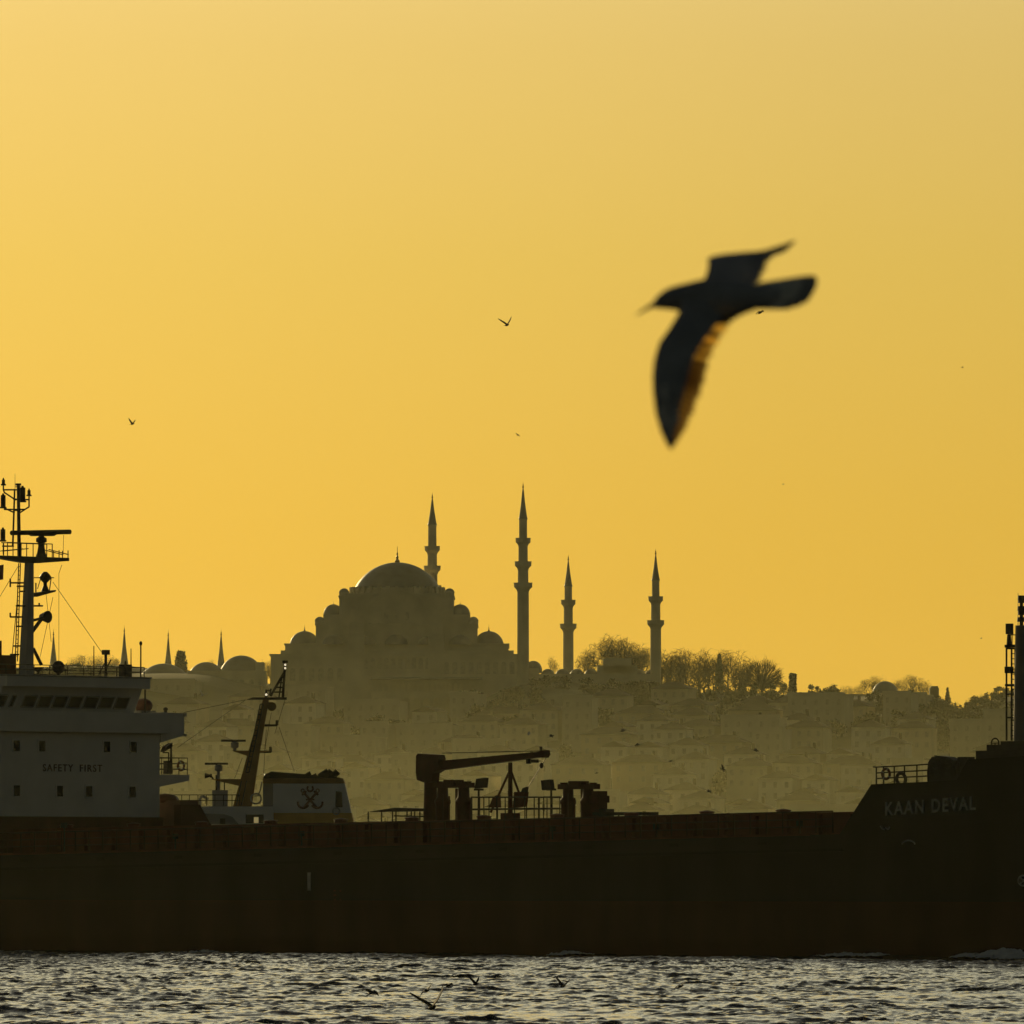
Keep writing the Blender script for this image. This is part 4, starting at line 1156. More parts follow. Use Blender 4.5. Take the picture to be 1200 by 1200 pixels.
def minaret(px, tip, cone, balc, w_top, w_low, base, Y, label, fin=6, group=None):
    s = Y / F
    p0 = at(px, base, Y)
    zf = lambda py: H + (1027 - py) * s
    o = thing('minaret', (p0.x, Y, 0), label, 'minaret', group)
    r_l, r_t = w_low / 2 * s, w_top / 2 * s
    nb = len(balc)
    lv = [base] + sorted(balc, reverse=True) + [cone]
    m = MB(); prof = []
    for k in range(len(lv) - 1):
        r = r_l + (r_t - r_l) * (k / max(1, nb))
        prof += [(r, zf(lv[k])), (r * .96, zf(lv[k + 1]))]
    prof += [(r_t * 1.1, zf(cone)), (r_t * 1.1, zf(cone) + .3)]
    m.lathe(prof, (0, 0), 16); m.build('shaft', M['stone'], o)
    for by in balc:
        k = lv.index(by); r = r_l + (r_t - r_l) * ((k - .5) / max(1, nb)); rb = r * 1.40 + .42
        zb_ = zf(by)
        b = MB().lathe([(r * .98, zb_ - 1.9), (r * 1.1, zb_ - 1.6), (r * 1.15, zb_ - 1.2), (r * 1.28, zb_ - .9), (rb * .98, zb_ - .3), (rb, zb_ - .2), (rb, zb_ + .9), (rb * 1.03, zb_ + .9), (rb * 1.03, zb_ + 1.1), (r, zb_ + 1.1)], (0, 0), 16)
        b.build('balcony', M['stone'], o)
    zt_c = zf(tip + fin)
    MB().lathe([(r_t * 1.16, zf(cone) + .3), (r_t * .98, zf(cone) + .8), (r_t * .5, zf(cone) + (zt_c - zf(cone)) * .52), (r_t * .2, zt_c - 1), (.08, zt_c)], (0, 0), 14).build('spire', M['lead'], o)
    MB().lathe([(.22, zt_c - .2), (.3, zt_c + .2), (.1, zt_c + .5), (.2, zt_c + .8), (.05, zt_c + 1.1), (.04, zf(tip))], (0, 0), 8).build('finial', M['gold'], o)
    return o
minaret(506.5, 577, 616, [644, 667, 690], 10, 13.5, 850, 3022, 'tall minaret rising behind the right shoulder of the great dome')
minaret(613, 565, 609, [634.5, 662, 687], 9.6, 14, 850, 2975, 'tallest minaret with three balconies standing right of the great dome')
minaret(666, 650, 688, [707, 735], 9, 12.5, 850, 3030, 'two balconied minaret between the tallest minaret and the bare trees')
minaret(768.5, 643, 681, [703, 731], 9, 13, 850, 2985, 'two balconied minaret standing among the bare trees')
for px, tip, w_, cone, lab in ((62.5, 737, 8, 778, 'distant minaret spire seen just right of the ship mast base'), (145.5, 733, 9, 779, 'distant minaret spire above the right end of the ship bridge roof'),
                               (197, 738, 8, 781, 'distant minaret spire beside the dark cypress'), (259, 737, 8.5, 781, 'distant minaret spire rising behind the left domes')):
    minaret(px, tip, cone, [], w_, w_, 850, 3150, lab, 7)

# mosque courtyard and the domed buildings on the ridge
def domed_building(px0, px1, wall_top, domes, y, depth, name, label, blocks=(), base=40, wins=0):
    s = (MY + y) / F; c = (px0 + px1) / 2
    p = at(c, 800, MY + y)
    o = thing(name, (p.x, MY + y, 0), label, 'building')
    X = lambda px: (px - c) * s
    Z = lambda py: H + (1027 - py) * s
    m = MB().box(X(px0), X(px1), 0, depth, base, Z(wall_top))
    for a, b, t in blocks: m.box(X(a), X(b), 1, depth - 1, base, Z(t))
    m.build('wall', M['stone'], o)
    for px, b_, t_, rp in domes:
        MB().lathe([(rp * s * 1.03, Z(b_) - 1.5), (rp * s * 1.03, Z(b_))], (X(px), depth / 2), 20).dome((X(px), depth / 2, Z(b_)), rp * s, Z(t_) - Z(b_), 24).build('dome', M['lead'], o, True)
    for k in range(wins):
        arch_window(X(px0 + (px1 - px0) * (k + .5) / wins), -.01, Z(wall_top) - 6, 1.5, 3.2, o)
    return o
cy = domed_building(611, 772, 790, [(625, 783, 774, 10)] + [(px, 790, 783.5, 8) for px in (642, 659, 676, 693)] + [(px, 790, 784, 8) for px in (749, 764)], -18, 12, 'mosque_courtyard', 'domed courtyard wall between the tallest minaret and the minaret among the trees',
                    blocks=[(707, 740, 771.5), (700, 747, 780), (618, 632, 783)], wins=12)
domed_building(256, 311, 786, [(282, 786, 767.5, 25)], -40, 15, 'domed_tomb', 'wide dome left of the great mosque above the mast of the tug', blocks=[(299, 309, 776)], wins=5)
domed_building(219, 263, 786, [(241, 786, 775.5, 19)], -38, 11, 'domed_hall', 'smaller low dome between the cypress and the wide dome', wins=4)
domed_building(165, 219, 790, [(191, 790, 777, 27)], -36, 15, 'domed_bath', 'broad flat dome just right of the ship bridge roof', wins=4)
domed_building(1022, 1056, 812, [(1038, 811, 798, 15)], 5, 9, 'domed_house', 'small dark dome among bare trees on the right hilltop', wins=2)
domed_building(1088, 1108, 824, [], 0, 6, 'tower_house', 'square roofed tower house on the right hilltop beside a small conifer', blocks=[(1089.5, 1100.5, 806), (1091, 1099.5, 804)])

# ------------------------------------------------------------------ houses on the slope
def make_house(name, w_, d_, h_, wallm, roof, nw, nf, label, group):
    o = thing(name, (0, 0, -500), label, 'house', group)
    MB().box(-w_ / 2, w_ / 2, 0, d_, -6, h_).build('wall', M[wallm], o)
    m = MB()
    if roof == 'hip':
        e = .6; a = [(-w_ / 2 - e, -e, h_), (w_ / 2 + e, -e, h_), (w_ / 2 + e, d_ + e, h_), (-w_ / 2 - e, d_ + e, h_)]
        rh = min(w_, d_) * .26; k = max(.2, w_ / 2 - d_ / 2)
        m.add(a + [(-k, d_ / 2, h_ + rh), (k, d_ / 2, h_ + rh)], [(0, 1, 5, 4), (1, 2, 5), (2, 3, 4, 5), (3, 0, 4), (3, 2, 1, 0)])
        rf = m.build('roof', M['tile'], o)
        MB().box(w_ * .2, w_ * .2 + .8, d_ * .55, d_ * .55 + .8, h_ + .3, h_ + rh + 1.0).build('chimney', M['tile'], rf)
    elif roof == 'gable':
        e = .5; rh = w_ * .22
        m.prism([(-w_ / 2 - e, -e, h_), (w_ / 2 + e, -e, h_), (0, -e, h_ + rh)], (0, d_ + 2 * e, 0)); m.build('roof', M['tile'], o)
    else:
        m.box(-w_ / 2 - .2, w_ / 2 + .2, -.2, d_ + .2, h_ + .002, h_ + .35); m.box(-w_ / 2 - .2, w_ / 2 + .2, -.2, .1, h_ + .35, h_ + 1.1); m.build('roof', M['pl1'], o)
    for i in range(nf):
        for k in range(nw):
            x = -w_ / 2 + w_ * (k + .5) / nw; z = h_ - 2.6 - i * 3.1
            MB().box(x - .55, x + .55, -.05, .12, z, z + 1.6).build('window', M['recess'], o)
    return o
GRP = 'hazy houses on the hillside'
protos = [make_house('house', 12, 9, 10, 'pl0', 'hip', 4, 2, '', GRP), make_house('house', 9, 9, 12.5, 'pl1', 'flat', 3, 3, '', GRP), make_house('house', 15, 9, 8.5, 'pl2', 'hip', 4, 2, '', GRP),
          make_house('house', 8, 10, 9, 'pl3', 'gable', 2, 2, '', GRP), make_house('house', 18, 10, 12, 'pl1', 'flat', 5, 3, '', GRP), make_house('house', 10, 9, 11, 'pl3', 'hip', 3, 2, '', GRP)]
LAB = ['hazy cream house with hipped tile roof on the slope below the mosque', 'hazy grey flat roofed narrow house on the slope below the mosque', 'hazy wide ochre house with hipped tile roof on the slope below the mosque',
       'hazy white gabled house on the slope below the mosque', 'hazy long grey flat roofed block on the slope below the mosque', 'hazy white house with hipped tile roof on the slope below the mosque']
trees_ = [[(k, kids(k)) for k in kids(p)] for p in protos]
WIDE = [12, 9, 15, 8, 18, 10]; used = [False] * 6
hr = random.Random(5)
row = 0; Yr = 2440.0; count = 0
while Yr < 2905:
    lim = Yr * 600 / F + 26
    x = -lim + hr.uniform(0, 8)
    while x < lim:
        lo_ = max(0, min(1, (2900 - Yr) / 400)); i = hr.choices(range(6), [3, 3 - 2 * lo_, 3 - 2.5 * lo_, .5 + 4 * lo_, 3 - 2 * lo_, .5 + 4.5 * lo_])[0]  # whiter houses favoured on lower rows, low haze put into the wall colours
        wd_ = WIDE[i]; xc = x + wd_ / 2
        px = 600 + xc / Yr * F; yy = Yr + hr.uniform(-8, 8)
        zg = float(land_z(xc, yy))
        skip = hr.random() < (.14 if Yr < 2790 else .5) or (yy > 2915 and 300 < px < 800) or (yy > 2945 and px < 330)
        if px > 1108 and px < 1150 and yy > 2760: skip = True
        x += wd_ + hr.uniform(1.0, 7)
        if skip: continue
        top_y = 1027 - (zg + 12.5 - H) * F / yy
        lim_y = np.interp(px, [a for a, _ in RIDGE], [b for _, b in RIDGE]) + (2 if px > 800 or px < 145 else 12 if px < 335 else -20)
        sink = max(0.0, (lim_y - top_y) * yy / F)
        if sink > 9: continue
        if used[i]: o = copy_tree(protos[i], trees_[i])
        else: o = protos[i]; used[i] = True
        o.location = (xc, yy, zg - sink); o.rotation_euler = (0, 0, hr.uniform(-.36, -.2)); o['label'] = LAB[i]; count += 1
    Yr += 37 + hr.uniform(-3, 6)
print('houses', count)

# ------------------------------------------------------------------ trees
def bare_tree_mb(seed, h_, wide, low=.22, tips=330):
    """branches grown from the trunk towards points spread through the crown"""
    r = np.random.default_rng(seed); tr = MB(); cr = MB()
    lobes = [(r.uniform(-.45, .45) * wide, r.uniform(-.45, .45) * wide, r.uniform(low + .18, .78) * h_, r.uniform(.32, .55)) for _ in range(7)] + [(0, 0, .62 * h_, .7)]
    pts = []
    while len(pts) < tips:
        l = lobes[r.integers(len(lobes))]; d = r.normal(size=3); d /= np.linalg.norm(d); rad = l[3] * r.random() ** .35
        p = np.array([l[0] + d[0] * rad * wide, l[1] + d[1] * rad * wide, l[2] + d[2] * rad * .62 * h_])
        if low * h_ < p[2] < h_: pts.append(p)
    top = .34 * h_
    nodes = [np.array([0, 0, z]) for z in np.linspace(.03 * h_, top, 7)]; par = [-1] + list(range(6)); nchild = [0] * 7
    pts.sort(key=lambda p: p[0] ** 2 + p[1] ** 2 + (p[2] - .3 * h_) ** 2)
    A = np.array(nodes)
    for p in pts:
        cost = np.linalg.norm(A - p, axis=1) + 1.2 * np.maximum(0, A[:, 2] - p[2] + .6)
        k = int(np.argmin(cost)); q = A[k]; L_ = np.linalg.norm(p - q); n = max(1, int(L_ / 1.1)); prev = k; new = []
        for i in range(1, n + 1):
            f = i / n; c = q + (p - q) * f + r.normal(size=3) * .12 + np.array([0, 0, -.10 * math.sin(math.pi * f) * L_ * .6])
            par.append(prev); prev = len(par) - 1; new.append(c)
        A = np.vstack([A, new])
    cnt = [1] * len(A)
    for i in range(len(A) - 1, 0, -1):
        if par[i] >= 0: cnt[par[i]] += cnt[i]
    rad = [max(.026, .024 * c ** .40) for c in cnt]
    tr.cyl((0, 0, -2), A[0], rad[0] * 1.25, rad[0], 6, False)
    for i in range(1, len(A)):
        m_ = tr if rad[i] > .17 else cr
        m_.cyl(A[par[i]], A[i], min(rad[par[i]], rad[i] * 1.3), rad[i], 5 if rad[i] > .1 else 3, False)
        if cnt[i] <= 2:
            for _ in range(3):
                e = A[i] + r.normal(size=3) * np.array([.7, .7, .5]) + np.array([0, 0, .4]); cr.cyl(A[i], e, .026, .014, 3, False)
    return tr, cr
def clump_mb(seed, n, shape, size):
    r = random.Random(seed); m = MB()
    for _ in range(n):
        p = shape(r); s_ = size * r.uniform(.6, 1.5)
        a = Vector((r.gauss(0, 1), r.gauss(0, 1), r.gauss(0, 1))).normalized(); b = a.orthogonal().normalized(); c = a.cross(b)
        b.rotate(Quaternion(a, r.uniform(0, 6))); c.rotate(Quaternion(a, r.uniform(0, 6)))
        m.add([p - b * s_, p + c * s_ * .7, p + b * s_, p - c * s_ * .7], [(0, 1, 2, 3)])
    return m
bp = []
for sd_, wd_, lo_, nt_ in ((1, 5.6, .10, 480), (2, 4.8, .12, 430), (3, 6.6, .08, 520), (4, 5.4, .15, 440)):
    t_, c_ = bare_tree_mb(sd_, 14.0, wd_, lo_, nt_)
    o = thing('bare_tree', (0, 0, -500), '', 'tree', 'bare trees on the ridge')
    t_.build('trunk', M['bark'], o, recalc=False); c_.build('crown', M['bark'], o, recalc=False); bp.append(o)
bpt = [[(k, []) for k in kids(p)] for p in bp]
BT = [(684, 764, 800, 0), (711, 748, 800, 3), (723, 747, 800, 1), (734, 750, 800, 2), (748, 754, 800, 0), (693, 761, 800, 1), (704, 752, 795, 2), (717, 745, 795, 0), (728, 749, 795, 3), (739, 752, 795, 1), (750, 756, 795, 2), (758, 760, 800, 3), (648, 770, 795, 1),
      (776, 762, 820, 1), (781, 766, 820, 3), (792, 765, 820, 2), (825, 765, 820, 1), (836, 768, 820, 3), (868, 772, 820, 2), (786, 760, 820, 0), (797, 762, 816, 3), (808, 764, 816, 2), (819, 763, 816, 0), (830, 762, 816, 1), (853, 761, 816, 3), (862, 763, 816, 0), (872, 770, 816, 1),
      (990, 803, 821, 2), (998, 804, 821, 1), (1006, 801, 821, 0), (1016, 795, 821, 3), (1024, 790, 821, 1), (1030, 791, 821, 2), (1050, 795, 821, 1), (1058, 793, 821, 0), (1066, 791, 821, 3), (1076, 792, 821, 2), (1084, 796, 822, 0),
      (84, 770, 792, 0), (95, 767, 792, 3), (106, 766, 792, 2), (118, 768, 792, 1), (130, 768, 792, 0), (138, 771, 792, 3), (247, 772, 792, 1), (313, 772, 800, 2), (317, 776, 800, 1), (1141, 816, 834, 2), (1152, 813, 832, 0), (1168, 807, 826, 3), (1181, 805, 826, 1)]
ulab = {}
def btlabel(px):
    if px < 150: return 'hazy bare tree on the skyline behind the ship bridge roof'
    if px < 330: return 'faint bare tree between the domes left of the great mosque'
    if px < 660: return 'bare tree showing between the two minarets right of the great dome'
    if px < 765: return 'bare tree behind the mosque courtyard, left of the rightmost minaret'
    if px < 880: return 'bare tree in the row right of the rightmost minaret'
    if px < 1100: return 'bare tree beside the small dark dome on the right hilltop'
    return 'bare tree on the far right hill behind the foremast'
ub = [False] * 4; tr_r = random.Random(3)
for px, top, base, k in BT:
    Y = 3045 + tr_r.uniform(-12, 25)
    if ub[k]: o = copy_tree(bp[k], bpt[k])
    else: o = bp[k]; ub[k] = True
    p = at(px, base, Y); hh = (base - top) * Y / F; s_ = hh / 14.0
    o.location = p; o.rotation_euler = (0, 0, tr_r.uniform(0, 6.28)); o.scale = (s_ * tr_r.uniform(.85, 1.35), s_ * 1.15, s_ * tr_r.uniform(.93, 1.05)); o['label'] = btlabel(px)
# the single round-crowned tree
def round_tree(px, top, base, wpx, label):
    Y = 3035.0; p = at(px, base, Y); k = Y / F; hh = (base - top) * k; ww = wpx * k / 2
    o = thing('round_tree', p, label, 'tree')
    r = random.Random(21); tr = MB(); cr = MB()
    tr.cyl((0, 0, -2), (0, 0, hh * .3), .5, .4, 8)
    for i in range(420):
        a = r.uniform(0, 2 * math.pi); el = math.acos(r.uniform(-.25, 1)); q = Vector((ww * math.sin(el) * math.cos(a), ww * math.sin(el) * math.sin(a), hh * .42 + (hh * .58) * math.cos(el)))
        q *= r.uniform(.88, 1.0)
        p0 = Vector((0, 0, hh * r.uniform(.12, .35))); mid = p0.lerp(q, .5) + Vector((r.gauss(0, .5), r.gauss(0, .5), .6))
        (tr if i < 14 else cr).path([p0, mid, q], .12 if i < 14 else .05, 3)
        for _ in range(2):
            e = q + Vector((r.gauss(0, .9), r.gauss(0, .9), r.gauss(.1, .8))); cr.cyl(mid.lerp(q, .6), e, .045, .03, 3, False)
    tr.build('trunk', M['bark'], o, recalc=False); cr.build('crown', M['bark'], o, recalc=False)
round_tree(893, 771.5, 817, 52, 'round crowned bare tree at the right end of the ridge trees')
def column_tree(px, top, base, w_b, w_t, name, label, Y=3020, conifer=False):
    p = at(px, base, Y); k = Y / F; hh = (base - top) * k
    o = thing(name, p, label, 'tree')
    def shape(r):
        u = r.random() ** (1.0 if not conifer else 1.3); ww = (w_b + (w_t - w_b) * u) / 2 * k
        if conifer: ww *= .55 + .45 * abs(math.sin(u * 16))
        a = r.uniform(0, 6.283); q = math.sqrt(r.random()) * ww
        return Vector((q * math.cos(a), q * math.sin(a), u * hh))
    MB().cyl((0, 0, -3), (0, 0, hh * .8), .35, .1, 6).build('trunk', M['bark'], o)
    clump_mb(int(px), 1300 if not conifer else 420, shape, .45 if not conifer else .35).build('crown', M['ever'], o, recalc=False)
column_tree(843, 767, 818, 18, 2, 'cypress', 'narrow pointed cypress standing among the bare trees')
column_tree(929, 789.5, 816, 10, 7, 'cypress', 'short stubby cypress at the right end of the tree row')
column_tree(212, 763, 790, 19, 9, 'cypress', 'broad dark cypress beside a distant spire left of the domes')
column_tree(1110.5, 806, 824, 11, 1, 'conifer', 'small spiky conifer beside the square tower house on the right hilltop', conifer=True)
# leafy bushes and evergreens among the houses and on the ridge
def bush(seed, w_, h_):
    lobes = [(random.Random(seed * 10 + i).uniform(-w_, w_) * .5, random.Random(seed * 20 + i).uniform(-w_, w_) * .5, h_ * random.Random(seed * 30 + i).uniform(.35, .8), w_ * random.Random(seed * 40 + i).uniform(.25, .5)) for i in range(7)]
    def shape(r):
        c = r.choice(lobes); v = Vector((r.gauss(0, 1), r.gauss(0, 1), r.gauss(0, 1))).normalized() * c[3] * r.random() ** .4
        return Vector((c[0] + v.x, c[1] + v.y, c[2] + v.z))
    return clump_mb(seed, 700, shape, .42)
lp = []
for sd_, w_, h_ in ((31, 4.5, 7), (32, 5.5, 8.5), (33, 3.8, 9)):
    o = thing('leafy_tree', (0, 0, -500), '', 'tree', 'dark leafy trees on the hillside')
    MB().cyl((0, 0, -3), (0, 0, h_ * .6), .3, .15, 6).build('trunk', M['bark'], o); bush(sd_, w_, h_).build('crown', M['leaf'], o, recalc=False); lp.append(o)
lpt = [[(k, []) for k in kids(p)] for p in lp]; ul = [False] * 3
spots = [(x, 821, 3015, 'dark leafy tree along the skyline right of the round crowned tree') for x in (952, 974)] + [(x, y, 3012, 'dark leafy tree on the skyline just left of the foremast') for x, y in ((1136, 838), (1144, 832), (1153, 829), (1162, 825), (1170, 823), (1178, 822), (1190, 820))] \
    + [(x, 796, 3008, 'dark leafy tree on the skyline left of the great mosque') for x in (76, 90, 104, 120, 134)] + [(x, y, 2975, 'dark leafy tree at the foot of the bare trees') for x, y in ((783, 822), (800, 822), (815, 820), (832, 822), (850, 820), (868, 820), (885, 820), (905, 820), (918, 818))]
for _ in range(250):          # the wooded upper slope under the ridge, added to darken the crest
    Y = hr.uniform(2800, 2995); x = hr.uniform(-1, 1) * (Y * 600 / F + 12); px_ = 600 + x / Y * F
    zt = H + (1027 - float(np.interp(px_, [a for a, _ in RIDGE], [b for _, b in RIDGE]))) * Y / F
    if 300 < px_ < 625 and Y > 2915 or 140 < px_ < 325: continue
    spots.append((px_, 'wood', Y, 'dark leafy tree in the belt of trees just under the ridge'))
for _ in range(50):
    Y = 2450 + 485 * hr.random() ** .45; x = hr.uniform(-1, 1) * (Y * 600 / F + 15)
    if Y > 2720 and 140 < 600 + x / Y * F < 335: continue
    spots.append((600 + x / Y * F, None, Y, 'hazy leafy tree among the hillside houses'))
for px, py, Y, lab in spots:
    k = tr_r.randrange(3)
    if ul[k]: o = copy_tree(lp[k], lpt[k])
    else: o = lp[k]; ul[k] = True
    if py == 'wood':
        x = (px - 600) / F * Y; s_ = tr_r.uniform(.7, 1.1); zg = float(land_z(x, Y)); lim = H + (1026 - float(np.interp(px, [a for a, _ in RIDGE], [b for _, b in RIDGE]))) * Y / F
        o.location = (x, Y, min(zg - .5, lim - 6.8 * s_))
    elif py is None:
        x = (px - 600) / F * Y; o.location = (x, Y, float(land_z(x, Y)) - .5)
        s_ = tr_r.uniform(.8, 1.2)
    else:
        o.location = at(px, py, Y); s_ = tr_r.uniform(.5, .75) if Y > 3000 else .6
    o.scale = (s_ * 1.1, s_ * 1.1, s_); o.rotation_euler = (0, 0, tr_r.uniform(0, 6.28)); o['label'] = lab

# ------------------------------------------------------------------ the near gull
GYD = 19.6
GC = at(845, 346, GYD)
gull = thing('gull', GC, 'large blurred gull in flight close to the camera, one wing hanging down and one raised', 'bird')
def G(px, py, dy): return at(px, py, GYD + dy) - GC
ST_ = [(765, 353.5, 360.5, .008), (768, 349, 361.5, .014), (773, 344, 362, .020), (779, 339.5, 362.5, .024), (787, 335.8, 363.2, .027), (796, 333.5, 365, .028), (806, 331, 369, .031), (818, 328, 374, .037), (832, 325.5, 377.5, .042), (847, 325, 377.5, .043),
       (860, 326.5, 374, .040), (873, 329, 368, .033), (886, 332, 363, .024), (900, 334, 359.5, .014), (914, 338, 356, .008)]
m = MB(); n = 18; vs = []; fs = []
for px, a, b, hd in ST_:
    c = G(px, (a + b) / 2, 0); hz_ = (b - a) / 2 * GYD / F
    for i in range(n):
        t = 2 * math.pi * i / n; vs.append((c.x, c.y + hd * math.cos(t), c.z + hz_ * math.sin(t)))
for k in range(len(ST_) - 1):
    for i in range(n): j = (i + 1) % n; fs.append((k * n + i, k * n + j, (k + 1) * n + j, (k + 1) * n + i))
fs.append(tuple(range(n))); fs.append(tuple((len(ST_) - 1) * n + i for i in range(n)))
m.add(vs, fs); body = m.build('body', M['gull_d'], gull, True)
m = MB(); vs = []; fs = []; bk = [(770, 352.5, 360, .009), (762, 356, 362, .0065), (755, 361, 365.5, .005), (748, 366.2, 368.6, .003), (744.5, 369.5, 370.3, .001)]
for px, a, b, hd in bk:
    c = G(px, (a + b) / 2, 0); hz_ = (b - a) / 2 * GYD / F
    for i in range(10): t = 2 * math.pi * i / 10; vs.append((c.x, c.y + hd * math.cos(t), c.z + hz_ * math.sin(t)))
for k in range(4):
    for i in range(10): j = (i + 1) % 10; fs.append((k * 10 + i, k * 10 + j, (k + 1) * 10 + j, (k + 1) * 10 + i))
m.add(vs, fs); m.build('beak', M['beak'], gull, True)
for s_ in (-1, 1): MB().ball(G(776, 348.5, .021 * s_), .004, .003, .004).build('eye', M['black'], gull, True)
# tail fan: separate feathers, pale with a dark end band
tip = [(957.5, 326.5), (958, 331), (956.5, 336), (954, 341), (951, 346), (947, 351), (939, 354.8), (929, 357.2)]
m = MB(); mb2 = MB()
for k, (tx, ty) in enumerate(tip):
    u = k / (len(tip) - 1); r0 = G(888, 335 + 24 * u, -.004 + .008 * u + .0006 * k); e = G(tx, ty, .03 - .06 * u + .0006 * k)
    d = (e - r0); nrm = Vector((0, 1, 0)); sd_ = d.cross(nrm).normalized() * .0085
    c = r0 + d * .76
    m.prism([r0 - sd_ * .8, c - sd_ * 1.15, c + sd_ * 1.15, r0 + sd_ * .8], (0, .0015, 0))
    mb2.prism([c - sd_ * 1.15, c + d * .19 - sd_ * 1.0, e - sd_ * .35, e + sd_ * .35, c + d * .19 + sd_ * 1.0, c + sd_ * 1.15], (0, .0015, 0))
tl = m.build('tail', M['gull_w'], gull); mb2.build('tail_band', M['gull_d'], tl)
def wing(stn, name, n_f, prim_lean, glow=(), fm_='feather'):
    P = [(G(a, b, dy), G(c, d, dy2)) for (a, b, dy), (c, d, dy2) in stn]
    def lerp_st(u):
        x = u * (len(P) - 1); i = min(int(x), len(P) - 2); f = x - i
        return P[i][0].lerp(P[i + 1][0], f), P[i][1].lerp(P[i + 1][1], f)
    m = MB(); vs = []; fs = []; K = 9; NS = 40
    for si in range(NS):
        u = si / (NS - 1); a, b = lerp_st(u); cov = .80 - .24 * u
        th = .010 * (1 - .75 * u); row = []
        for k in range(K): f = k / (K - 1); row.append((f, 1))
        for k in range(K - 2, 0, -1): f = k / (K - 1); row.append((f, -1))
        for f, s_ in row:
            p = a.lerp(b, f * cov); h_ = th * (math.sin(math.pi * min(1, f ** .55)) if s_ > 0 else .55 * math.sin(math.pi * f ** .6))
            p = p + Vector((0, -h_ * s_ - .012 * math.sin(math.pi * f * .8) * (1 - u), 0)); vs.append(p)
    Q = 2 * K - 2
    for si in range(NS - 1):
        for k in range(Q): j = (k + 1) % Q; fs.append((si * Q + k, si * Q + j, (si + 1) * Q + j, (si + 1) * Q + k))
    fs.append(tuple(range(Q))); fs.append(tuple((NS - 1) * Q + i for i in range(Q)))
    m.add(vs, fs); wg = m.build(name, M['gull_d'], gull, True)
    m_dark = MB(); m_glow = MB()
    for k in range(n_f):
        m = m_glow if k in glow else m_dark
        u = .04 + .95 * k / (n_f - 1)
        a, b = lerp_st(min(u, 1)); a2, b2_ = lerp_st(min(1, u + prim_lean * u))
        r0 = a.lerp(b, .30); e = a2.lerp(b2_, 1.0); e += (e - r0) * .022 * ((k * 7) % 3 - 1)
        d = e - r0; span = (lerp_st(min(1, u + .02))[1] - lerp_st(max(0, u - .02))[1])
        sd_ = span - d * (span.dot(d) / max(d.length_squared, 1e-9))
        sd_ = sd_.normalized() * max(.0045, min(.010, .014 * (1 - .5 * u)))
        off = Vector((0, .0015 + .0007 * (k % 3), 0)); pr = None
        prof = [(0, .7), (.3, 1), (.6, 1.05), (.82, .95), (.93, .65), (1, .12)]
        for f, wd_ in prof:
            c = r0 + d * f + off; L_, R_ = c - sd_ * wd_, c + sd_ * wd_
            if pr: m.add([pr[0], pr[1], R_, L_], [(0, 1, 2, 3)])
            pr = (L_, R_)
    m_dark.build('flight_feathers', M[fm_], wg, recalc=False)
    if m_glow.v: m_glow.build('inner_feathers', M['feather2'], wg, recalc=False)
    return wg
NW = [((801, 350), (866, 361), -.03), ((795, 367), (862, 373), -.05), ((784, 385), (848, 392), -.09), ((772.5, 401), (838, 408), -.12), ((766.5, 421), (831, 424), -.15), ((764.5, 440), (827, 443), -.17), ((765, 458), (821.5, 461), -.19), ((768, 484), (812.5, 485), -.21), ((774.5, 507), (802, 507), -.225), ((783, 524), (790, 523), -.235)]
wing([((a[0], a[1], dy), (b[0], b[1], dy + .03)) for a, b, dy in NW], 'wing', 34, .10, (4, 5, 7, 8, 10, 12))
m = MB()      # pale patches towards the tip of the near wing
for q in ([(771, 478), (776, 476), (781, 494), (777, 500)], [(783, 492), (787, 488), (789, 505), (785, 512)], [(775, 452), (781, 450), (783, 466), (778, 469)], [(791, 484), (795, 480), (796, 494), (792, 500)]):
    m.prism([G(a, b, -.262) for a, b in q], (0, .002, 0))
m.build('wing_patch', M['gull_w'], gull)
FW = [((824, 330), (889, 333), .02), ((828, 320), (893, 325), .05), ((830, 311), (898, 316), .09), ((829, 302.5), (902, 305), .13), ((838, 299), (903.5, 302.5), .155), ((852, 297), (905, 301), .175), ((870, 295.3), (908, 299), .195), ((888, 294), (913, 296.5), .215), ((907, 291.3), (919, 293), .235), ((929, 283.3), (931, 284.3), .255)]
wing([((a[0], a[1], dy), (b[0], b[1], dy + .03)) for a, b, dy in FW], 'wing', 26, .06, (), 'gull_d')

